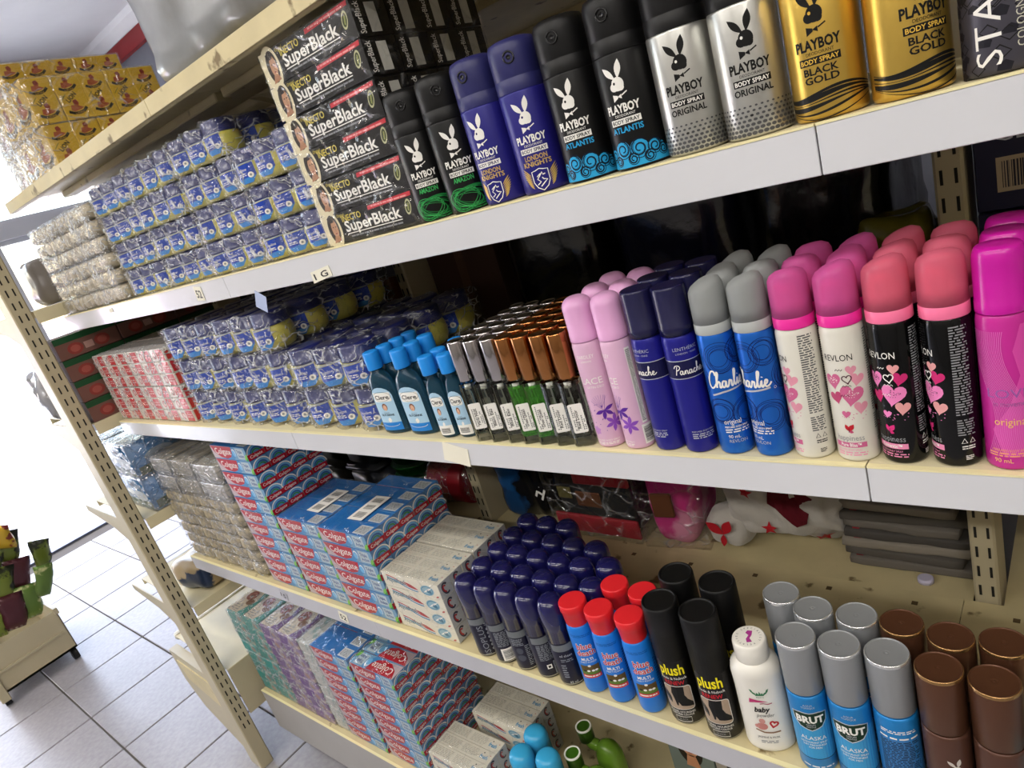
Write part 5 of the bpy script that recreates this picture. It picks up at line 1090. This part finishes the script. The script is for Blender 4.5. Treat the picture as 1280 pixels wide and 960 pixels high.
sp = [('teal', '#4a8f8c', '#2a8a84'), ('teal', '#4a8f8c', '#2a8a84'), ('purple', '#80688f', '#6a4a86'), ('purple', '#80688f', '#6a4a86')]
for c, (nm, m1, m2) in enumerate(sp):
    for L in range(2):
        box_pack('soap_stack', '%s and cream soap packets on the base shelf, %s half, %s column from entrance' % (nm, ['lower', 'upper'][L], COLN[c]), 'soap pack', 'teal and purple soap packets', -1.945+.0945*c, .012, z4+L*.1455, (1, 2, 4), (.094, .12, .0362), lambda: soap3(m1, m2, nm), 'sp'+nm, film=FILM3, seed=c+L, part='soap_packet', amp=.002, jitter=.0015)
for L in range(2): box_pack('soap_stack', 'pale wrapped soap packets beside the purple ones, %s half' % ['lower', 'upper'][L], 'soap pack', 'teal and purple soap packets', -1.566, .014, z4+L*.1455, (1, 2, 4), (.061, .12, .0362), lambda: cached('spw', lambda: MB().box(-.029, .029, 0, .118, 0, .0355, M('pale soap wrapper', '#b9b9b4', .35, col2='#7f9a98', c2scale=40, c2lo=.5, c2hi=.6), .003).mesh('soap_packet')), 'spww', film=FILM3, seed=L, part='soap_packet', amp=.002)

# yellow matchbox cartons on the top shelf
def match_carton():
    w, d, h = .212, .0545, .0880; yl = M('yellow printed carton', '#d6b02c', .35, var=.04); mb = MB().box(-w/2, w/2, 0, d, 0, h, yl, .0012)
    MR, MK = ink('#a8572e'), ink('#2e2a1c')
    def emb(a, u, v, s, rot):
        c_, s_ = cos(rot), sin(rot); q = lambda x, y: (u+(x*c_-y*s_)*s, v+(x*s_+y*c_)*s)
        a.poly([q(*p) for p in ((-.5, -.1), (-.35, .25), (-.1, .2), (-.05, .55), (.25, .6), (.35, .3), (.2, .1), (.55, -.1), (.3, -.2), (-.3, -.25))], MR, 1); a.ell(*q(.12, .4), s*.2, s*.18, ink('#8a3018'), 2, 10)
        a.line([q(-.75, -.15), q(-.4, -.36), q(0, -.42), q(.4, -.36), q(.75, -.15)], s*.22, MK, 2)
        a.text('LION', *q(0, -.47), s*.13, ink('#d9a81c'), w=s*.7, rot=rot, l=4)
    a = Art(); emb(a, d*.5, h*.26, .026, .15); emb(a, d*.48, h*.78, .024, .15); a.text('LION', d*.5, h*.46, .0085, MK, w=.026, rot=.62, bold=.03); a.line([(d*.1, h*.46), (d*.3, h*.58)], .0012, ink('#6f7a2a'), 2); mb.art(a, flat('right', (w/2, 0, 0)))
    a = Art(); emb(a, -w*.25, h*.45, .05, 0); emb(a, w*.25, h*.45, .05, 0); mb.art(a, flat('front')); a = Art()
    for k in range(3): emb(a, -w*.32+k*w*.32, d*.5, .028, .2)
    mb.art(a, flat('top', (0, 0, h))); return mb.mesh('match_carton')
fy = film_mat('glossy yellow pack film', .35, 14, .12)
def match_pack(x0, y0, z0, ny, lb, seed):
    t = box_pack('matchbox_pack', lb, 'matchbox pack', 'yellow matchbox packs', x0, y0, z0, (1, ny, 1), (.214, .0555, .0895), match_carton, 'mc', film=fy, seed=seed, part='match_carton', amp=.0014)
    O('gathered_film', cached('gfm%d' % (seed % 2), lambda: film_shell(.205, .03, .084, seed+3, .007, 14, FILM3)), t, (.107, -.026, .002))
for L in range(2): match_pack(-1.838, .032, ZS[0]+.001+L*.0905, 5, 'yellow wrapped matchbox pack with gathered end, %s at the shelf joint' % ['lower one', 'upper one'][L], L)
for L in range(3): match_pack(-2.058+.002*L, .075, ZS[0]+.001+L*.0905 if False else ZS[0]+.001+L*.0905, 5, 'yellow wrapped matchbox pack behind the front two, %s' % LAYN[L], L+1)

# grey plastic sack on the top shelf
gp = M('cloudy grey plastic', '#86888a', .3, coat=.5, var=.18, vscale=9, bump=.35, bscale=22, col2='#5c5850', c2scale=5, c2lo=.5, c2hi=.7)
t = E('plastic_sack', 'large cloudy grey plastic sack of goods on the top shelf', 'sack', (-.835, .165, ZS[0]+.001), 0)
O('sack', soft_box('sack', .52, .29, .42, gp, 4, .016, 18, .10, 9.), t); O('goods', soft_box('goods', .40, .22, .14, M('brown stuffing', '#4a4034', .8), 2, .02, 8, .3, 16.), t, (0, 0, .006))
# ------------------------------------------------------------------ goods on the far side and on the end stand
def soft(name, label, cat, loc, w, d, h, mat, seed, amp=.01, cut=10, rd=.3, sc=14., rz=0., group=None, part='wrapper', extra=()):
    t = E(name, label, cat, loc, rz, group); me = soft_box(part, w, d, h, mat, seed, amp, cut, rd, sc); O(part, me, t)
    return t, me
Zf = {k: ZS[k]-.0055 for k in range(5)}
bkp = M('black glossy plastic', '#0d0d12', .2, coat=.3, bump=.6, bscale=45); nvp = M('navy glossy plastic', '#10122e', .22, coat=.3, bump=.6, bscale=45)
FILMB = film_mat('back film', .3, 12, .05)
for k, (x, w, m, lb) in enumerate(((-.76, .215, bkp, 'black plastic wrapped bundle behind the copper perfume caps'), (-.52, .21, nvp, 'navy plastic wrapped bundle behind the pale pink cans'), (-.30, .18, bkp, 'black plastic wrapped bundle behind the grey caps'), (-.005, .20, bkp, 'added black filler bundle darkening the gap right of the slotted post'))):
    soft('wrapped_bundle', lb, 'bundle', (x, .55, Zf[2]+.001), w, .30, .268, m, k+3, .009, 12, .25, 12., group='dark wrapped bundles')  # the bundle right of the post is added to darken that gap
for k, (x, w) in enumerate(((-1.80, .22), (-1.545, .25))):
    soft('wrapped_bundle', 'dark wrapped bundle behind the large jelly jars, %s' % ['nearer the entrance', 'farther in'][k], 'bundle', (x, .57, Zf[2]+.001), w, .28, .23, M('dark brown wrap', '#2a2018', .35, bump=.5, bscale=40), k+9, .012, 10, .25, 12., group='dark wrapped bundles')
t = E('brown_carton', 'plain dark brown carton behind the silver perfume caps', 'carton', (-.985, .42, Zf[2]+.001), 0); O('carton_body', MB().box(-.095, .095, 0, .25, 0, .24, M('brown board', '#4a3026', .7), .002).mesh('carton_body'), t); O('tape', MB().box(-.012, .012, -.0006, .25, -.0, .2406, M('brown tape', '#5c4030', .3)).mesh('tape'), t)
t = E('comb_pack', 'orange hanging pack with black comb behind the jelly jars', 'comb pack', (-1.225, .41, Zf[2]+.001), 0); O('card', MB().box(-.045, .045, 0, .004, 0, .17, M('orange card', '#8a4a22', .5)).mesh('card'), t)
mb = MB().box(-.04, -.028, -.008, 0, .01, .16, black)
for k in range(18): mb.box(-.028, .0, -.006, -.002, .014+.008*k, .018+.008*k, black)
O('comb', mb.mesh('comb'), t)
t = E('grey_tub', 'small grey tub behind the jelly jars', 'tub', (-1.30, .41, Zf[2]+.001), 0); O('tub_body', MB().lathe([(.024, 0), (.028, .004), (.03, .10), (.024, .115)], 24, M('grey plastic', '#6a6a6c', .4)).mesh('tub_body'), t); O('lid', MB().lathe([(.026, .115), (.026, .135), (.022, .138)], 24, M('dark lid', '#2c2c30', .4)).mesh('lid'), t)
t, me = soft('crinkled_bag', 'olive yellow crinkled bag beside the post behind the coral caps', 'bag', (-.20, .41, Zf[2]+.001), .09, .07, .135, M('olive clear wrap', '#6e6a1c', .25, coat=.3, bump=.6, bscale=60), 5, .012, 10, .4, 22.)
for k in range(2):
    t = E('navy_carton', 'navy carton with white CE mark right of the post, %s one' % ['lower', 'upper'][k], 'carton', (-.112, .365, Zf[2]+.001+.125*k), 0, 'navy cartons'); mb = MB().box(0, .17, 0, .03, 0, .123, M('navy board', '#14163a', .45), .0015)
    mb.art(Art().text('CE', .035, .075, .016, ink('#c8ccd8'), w=.03).barcode(.02, .02, .07, .058, ink('#b9a890'), ink('#2a2a3a')), flat('front')); O('carton_body', mb.mesh('carton_body'), t)
# between third and fourth shelf
def tub(w, d, h, body, lidc, nm):
    mb = MB().box(-w/2, w/2, 0, d, 0, h*.8, body, .008); l = MB().box(-w/2-.006, w/2+.006, -.006, d+.006, h*.8, h, lidc, .006); return mb.mesh(nm), l.mesh('lid')
pur, lilac = M('purple plastic', '#4a1f6c', .3), M('lilac plastic', '#9a94cc', .35)
for k in range(2):
    b, l = tub(.13, .12, .085, lilac if k else pur, pur, 'tub_body'); t = E('storage_tub', '%s tub with purple lid behind the tall toothpaste stack' % ['purple lower', 'lilac upper'][k], 'tub', (-1.865+.004*k, .385, Zf[3]+.001+.0865*k), 0, 'plastic tubs'); O('tub_body', b, t); O('lid', l, t)
for k, (x, w, c, lb) in enumerate(((-1.715, .12, '#16161a', 'black tub beside the purple tubs'), (-1.575, .135, '#2a2d36', 'charcoal tub between the black tub and the green bowls'))):
    b, l = tub(w, .13, .10, M('dark plastic %d' % k, c, .35), M('dark lid %d' % k, c, .3), 'tub_body'); t = E('storage_tub', lb, 'tub', (x, .385, Zf[3]+.001), 0, 'plastic tubs'); O('tub_body', b, t); O('lid', l, t)
    b, l = tub(w*.9, .12, .09, M('dark plastic b%d' % k, ['#1d2018', '#3c4450'][k], .35), M('dark lid b%d' % k, ['#22251c', '#444c58'][k], .3), 'tub_body'); t = E('storage_tub', lb.replace('tub ', 'smaller tub stacked on the one ', 1), 'tub', (x, .39, Zf[3]+.102), 0, 'plastic tubs'); O('tub_body', b, t); O('lid', l, t)
grn = M('green bowl plastic', '#1f6a26', .35)
bw = MB().lathe([(.04, 0), (.055, .003), (.066, .03), (.07, .034), (.067, .034), (.06, .01), (.02, .006)], 28, grn).mesh('bowl')
for k in range(6): tag(O('bowl', bw, None, (-1.41, .45, Zf[3]+.001+.0345*k)), 'green plastic bowl in the nested stack beside the red roll, %s' % ['lowest', 'second up', 'third up', 'fourth up', 'fifth up', 'topmost'][k], 'bowl', 'nested green bowls')
t = E('red_roll', 'red cylinder in clear knotted plastic behind the blue toothpaste tops', 'roll', (-1.245, .435, Zf[3]+.062), 0)
rb = M('red plastic', '#8c1722', .35); rr_ = []
O('roll', MB().lathe([(.058, -.06), (.06, -.055), (.06, .055), (.058, .06)], 28, rb).mesh('roll'), t).rotation_euler = (0, pi/2, 0)
O('clear_wrap', MB().lathe([(.012, -.115), (.006, -.10), (.014, -.085), (.061, -.064), (.0625, -.05), (.0625, .05), (.061, .064), (.02, .075)], 28, film_mat('knotted wrap', .6, 20, .12)).mesh('clear_wrap'), t).rotation_euler = (0, pi/2, .25)
t, me = soft('plastic_bag', 'blue and black printed plastic bag behind the navy sprays', 'bag', (-.985, .485, Zf[3]+.001), .16, .22, .26, M('blue printed film', '#1c4f86', .25, coat=.3, col2='#0d0e14', c2scale=9, c2lo=.45, c2hi=.52, bump=.5, bscale=40), 3, .014, 12, .25, 12.)
O('print', MB().art(Art().text('H', 0, 0, .028, WHT, w=.022, bold=.03, rot=-.5), flat('front', (.055, -.114, .075))).mesh('print'), t)
t, me = soft('clothes_pack', 'dark clothes pack with red border in clear wrap behind the powder bottles', 'clothes pack', (-.796, .455, Zf[3]+.001), .19, .16, .24, M('dark charcoal cloth', '#14161a', .8), 6, .006, 10, .2, 14.)
O('border', MB().box(-.10, .10, -.086, -.078, .004, .045, M('deep red cloth', '#a01c2c', .7), .002).mesh('border'), t); O('patch', MB().box(-.03, .03, -.088, -.084, .07, .105, M('brown patch', '#5e3418', .8), .002).box(-.075, -.04, -.088, -.084, .085, .112, M('olive patch', '#5a5428', .8), .002).mesh('patch'), t)
O('red_panel', MB().box(-.03, .10, -.084, -.076, .12, .23, M('deep red cloth', '#a01c2c'), .002).mesh('red_panel'), t); O('clear_wrap', film_shell(.212, .18, .24, 4, .003, 14, FILMB), t, (0, -.092, 0))
t, me = soft('clothes_pack', 'bright pink folded clothes in clear wrap beside the starred cloth', 'clothes pack', (-.63, .452, Zf[3]+.001), .09, .15, .23, M('bright pink cloth', '#c42a7c', .7, col2='#d88aa8', c2scale=9, c2lo=.5, c2hi=.56), 7, .008, 10, .3, 14., rz=.15)
O('clear_wrap', film_shell(.125, .165, .235, 2, .003, 14, FILMB), t, (0, -.084, 0)); O('brown_patch', MB().box(-.03, .01, -.088, -.08, .07, .12, M('brown patch', '#5e3418'), .002).mesh('brown_patch'), t)
# cloth with stars
wf = M('off white fleece', '#b9b4ac', .95, sheen=.4, bump=.5, bscale=160); t = E('starred_cloth', 'off white fleece cloth with red stars and dark red panel, heaped', 'cloth', (-.42, .475, Zf[3]+.001), 0)
cm = soft_box('fleece', .235, .19, .235, wf, 12, .03, 22, .45, 13.); O('fleece', cm, t)
from mathutils.bvhtree import BVHTree
bvh = BVHTree.FromPolygons([v.co.copy() for v in cm.vertices], [tuple(p.vertices) for p in cm.polygons])
def drape(art, nm, off=.003):
    mb = MB()
    for vs, fs, mat in art.wrapped(lambda u, v, l: (u, v, l), .012):
        P = []
        for u, v, l in vs:
            h = bvh.ray_cast(Vector((u, -.5, v)), Vector((0, 1, 0))); P.append((u, (h[0].y if h[0] else -.06)-off*l, v))
        mb.add(P, fs, mat)
    O(nm, mb.mesh(nm), t)
drape(Art().poly([(.0, .165), (.035, .15), (.06, .13), (.045, .08), (.03, .075), (-.01, .12)], ink('#5c0f1c', .9), 1), 'red_panel')
for su, sv, sr in ((-.04, .145, .2), (-.02, .06, 0), (.055, .03, .3), (.03, .18, .5)): drape(Art().star(su, sv, .014, RED, 2, rot=sr), 'star_print')
O('red_hem', MB().box(.10, .122, -.07, .06, 0, .12, M('deep red cloth', '#a01c2c'), .006).mesh('red_hem'), t); O('fleece_tail', soft_box('fleece_tail', .085, .08, .075, wf, 3, .008, 8, .45, 20.), t, (-.102, -.055, 0)); O('bow', MB().art(Art().leaf((0, 0), (-.03, .022), .02, RED, 1).leaf((0, 0), (.016, .03), .018, RED, 1).leaf((0, 0), (-.004, -.026), .012, RED, 1), flat('front', (-.102, -.1, .042))).mesh('bow'), t)
gpp = [M('grey paper %d' % k, c, .8) for k, c in enumerate(('#6c665e', '#57524c', '#8a8276', '#4a4642'))]
for k in range(9):
    tag(O('paper_bundle', soft_box('paper_bundle', .165+rnd.uniform(-.012, .012), .20, .0165, gpp[k % 4], k, .003, 8, .3, 18.), None, (-.245+rnd.uniform(-.006, .006), .50, Zf[3]+.03+.0172*k if False else Zf[3]+.001+.0172*k), rnd.uniform(-.06, .06)), 'flat grey paper bag bundle in the pile by the post, %s from the bottom' % ['first', 'second', 'third', 'fourth', 'fifth', 'sixth', 'seventh', 'eighth', 'ninth'][k], 'paper bundle', 'piled grey paper bundles')
t = E('bottle_cap', 'small lilac white cap lying on the rear shelf near the post', 'cap', (-.215, .385, Zf[3]+.0005), 0); O('cap_body', MB().lathe([(.011, 0), (.011, .006), (.009, .0075)], 16, M('lilac white plastic', '#c9c4dc', .4)).mesh('cap_body'), t)
# unseen sacks added to darken behind the base shelf; dark parcels behind the second
for k in range(6): soft('wrapped_bundle', 'added dark filler sack behind the base shelf, %s from the entrance' % COLN[k], 'bundle', (-1.75+.29*k, .60, Zf[4]+.001), .27, .28, .34, M('dark grey sack', '#26241f', .7), k+20, .015, 8, .25, 10., group='added filler sacks behind the base shelf')
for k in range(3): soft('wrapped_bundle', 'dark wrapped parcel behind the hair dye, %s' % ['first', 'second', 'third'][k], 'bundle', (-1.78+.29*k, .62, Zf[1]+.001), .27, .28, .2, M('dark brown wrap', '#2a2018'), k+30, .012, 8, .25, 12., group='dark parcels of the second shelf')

# end stand goods: local frame of the stand
ES = Matrix.Translation(EC) @ Matrix.Rotation(EA, 4, 'Z')
def es(x, y, z): return tuple(ES @ Vector((x, y, z)))
def bisc():
    w, d, h = .118, .152, .056; mb = MB().box(-w/2, w/2, 0, d, 0, h, M('brown biscuit carton', '#6e4a40', .5), .001); a = Art().rect(0, h*.72, d, h, ink('#1f4a2c'), 1)
    for u in (.042, .108): a.ell(u, h*.36, .019, .015, ink('#8a3a34'), 2, 14); a.ell(u, h*.36, .012, .009, ink('#a05248'), 3, 10)
    a.rect(.064, h*.2, .086, h*.5, ink('#b08a80'), 2); mb.art(a, flat('right', (w/2, 0, 0))); return mb.mesh('biscuit_carton')
for L in range(4):
    t = E('biscuit_stack', 'row of brown and green biscuit cartons on the end stand, %s' % LAYN[L], 'biscuit cartons', es(-.122, .0, 1.1805+.0575*L), EA, 'biscuit carton rows')
    for j in range(4): O('biscuit_carton', cached('bis', bisc), t, (.06, .004+.155*j, .0))
def blue_pk():
    w, d, h = .205, .15, .100; mb = MB().box(-w/2, w/2, 0, d, 0, h, M('blue printed pack', '#3f7fb8', .3, coat=.2), .006); a = Art().rect(-w*.46, h*.06, w*.46, h*.28, ink('#2c4a30'), 1).ell(.03, h*.42, .05, h*.16, ink('#c3ccd4'), 2, 16).ell(-.04, h*.5, .03, h*.1, ink('#dfe6ea'), 2, 14).rrect(-.035, h*.62, .03, h*.86, .006, ink('#6f88a0'), 2).rect(-.02, h*.70, .015, h*.80, ink('#2c4468'), 3)
    mb.art(a, flat('front')); a = Art().rect(.01, h*.06, d-.01, h*.3, ink('#2c4a30'), 1).ell(d*.5, h*.5, .04, h*.15, ink('#aebccb'), 2, 14); mb.art(a, flat('right', (w/2, 0, 0))); return mb.mesh('printed_pack')
for L in range(2):
    for i in range(2):
        t = E('blue_pack', 'blue printed wrapped packs with clouds on the end stand, %s %s' % (['lower', 'upper'][L], ['outer pair', 'inner pair'][i]), 'blue pack', es(-.42+.21*i, .035, .888+.102*L), EA, 'blue packs of the end stand')
        for j in range(4): O('printed_pack', cached('blp', blue_pk), t, (.104, .152*j, 0))
        O('shrink_film', cached('blf', lambda: film_shell(.207, .612, .101, 3, .002, 14, silf)), t, (.104, 0, 0))
mk = M('silver crinkled foil', '#b9bac0', .25, metal=.6, bump=.8, bscale=50)
soft('foil_bag', 'silver crinkled foil bag at the outer edge of the end stand', 'bag', es(-.36, .03, 1.1805), .13, .09, .15, mk, 3, .016, 12, .35, 20., rz=EA, group='foil bags of the end stand')
soft('foil_bag', 'silver crinkled foil bag on top of the biscuit cartons', 'bag', es(-.10, .16, 1.412), .09, .14, .06, mk, 5, .01, 10, .35, 24., rz=EA, group='foil bags of the end stand')
soft('cream_bag', 'cream and dark blue bag on the lower shelf of the end stand', 'bag', es(-.11, .10, .589), .17, .11, .085, M('cream and navy film', '#b59f78', .3, coat=.2, col2='#1c2f4c', c2scale=5.5, c2lo=.52, c2hi=.54, bump=.4, bscale=30), 2, .008, 10, .3, 14., rz=EA+.2)
soft('grey_pack', 'grey wrapped pack on the upper shelf of the end stand', 'pack', es(-.10, .09, 1.491), .11, .09, .12, M('grey brown film', '#8c8682', .3, coat=.2, bump=.5, bscale=40), 8, .008, 8, .3, 16., rz=EA)
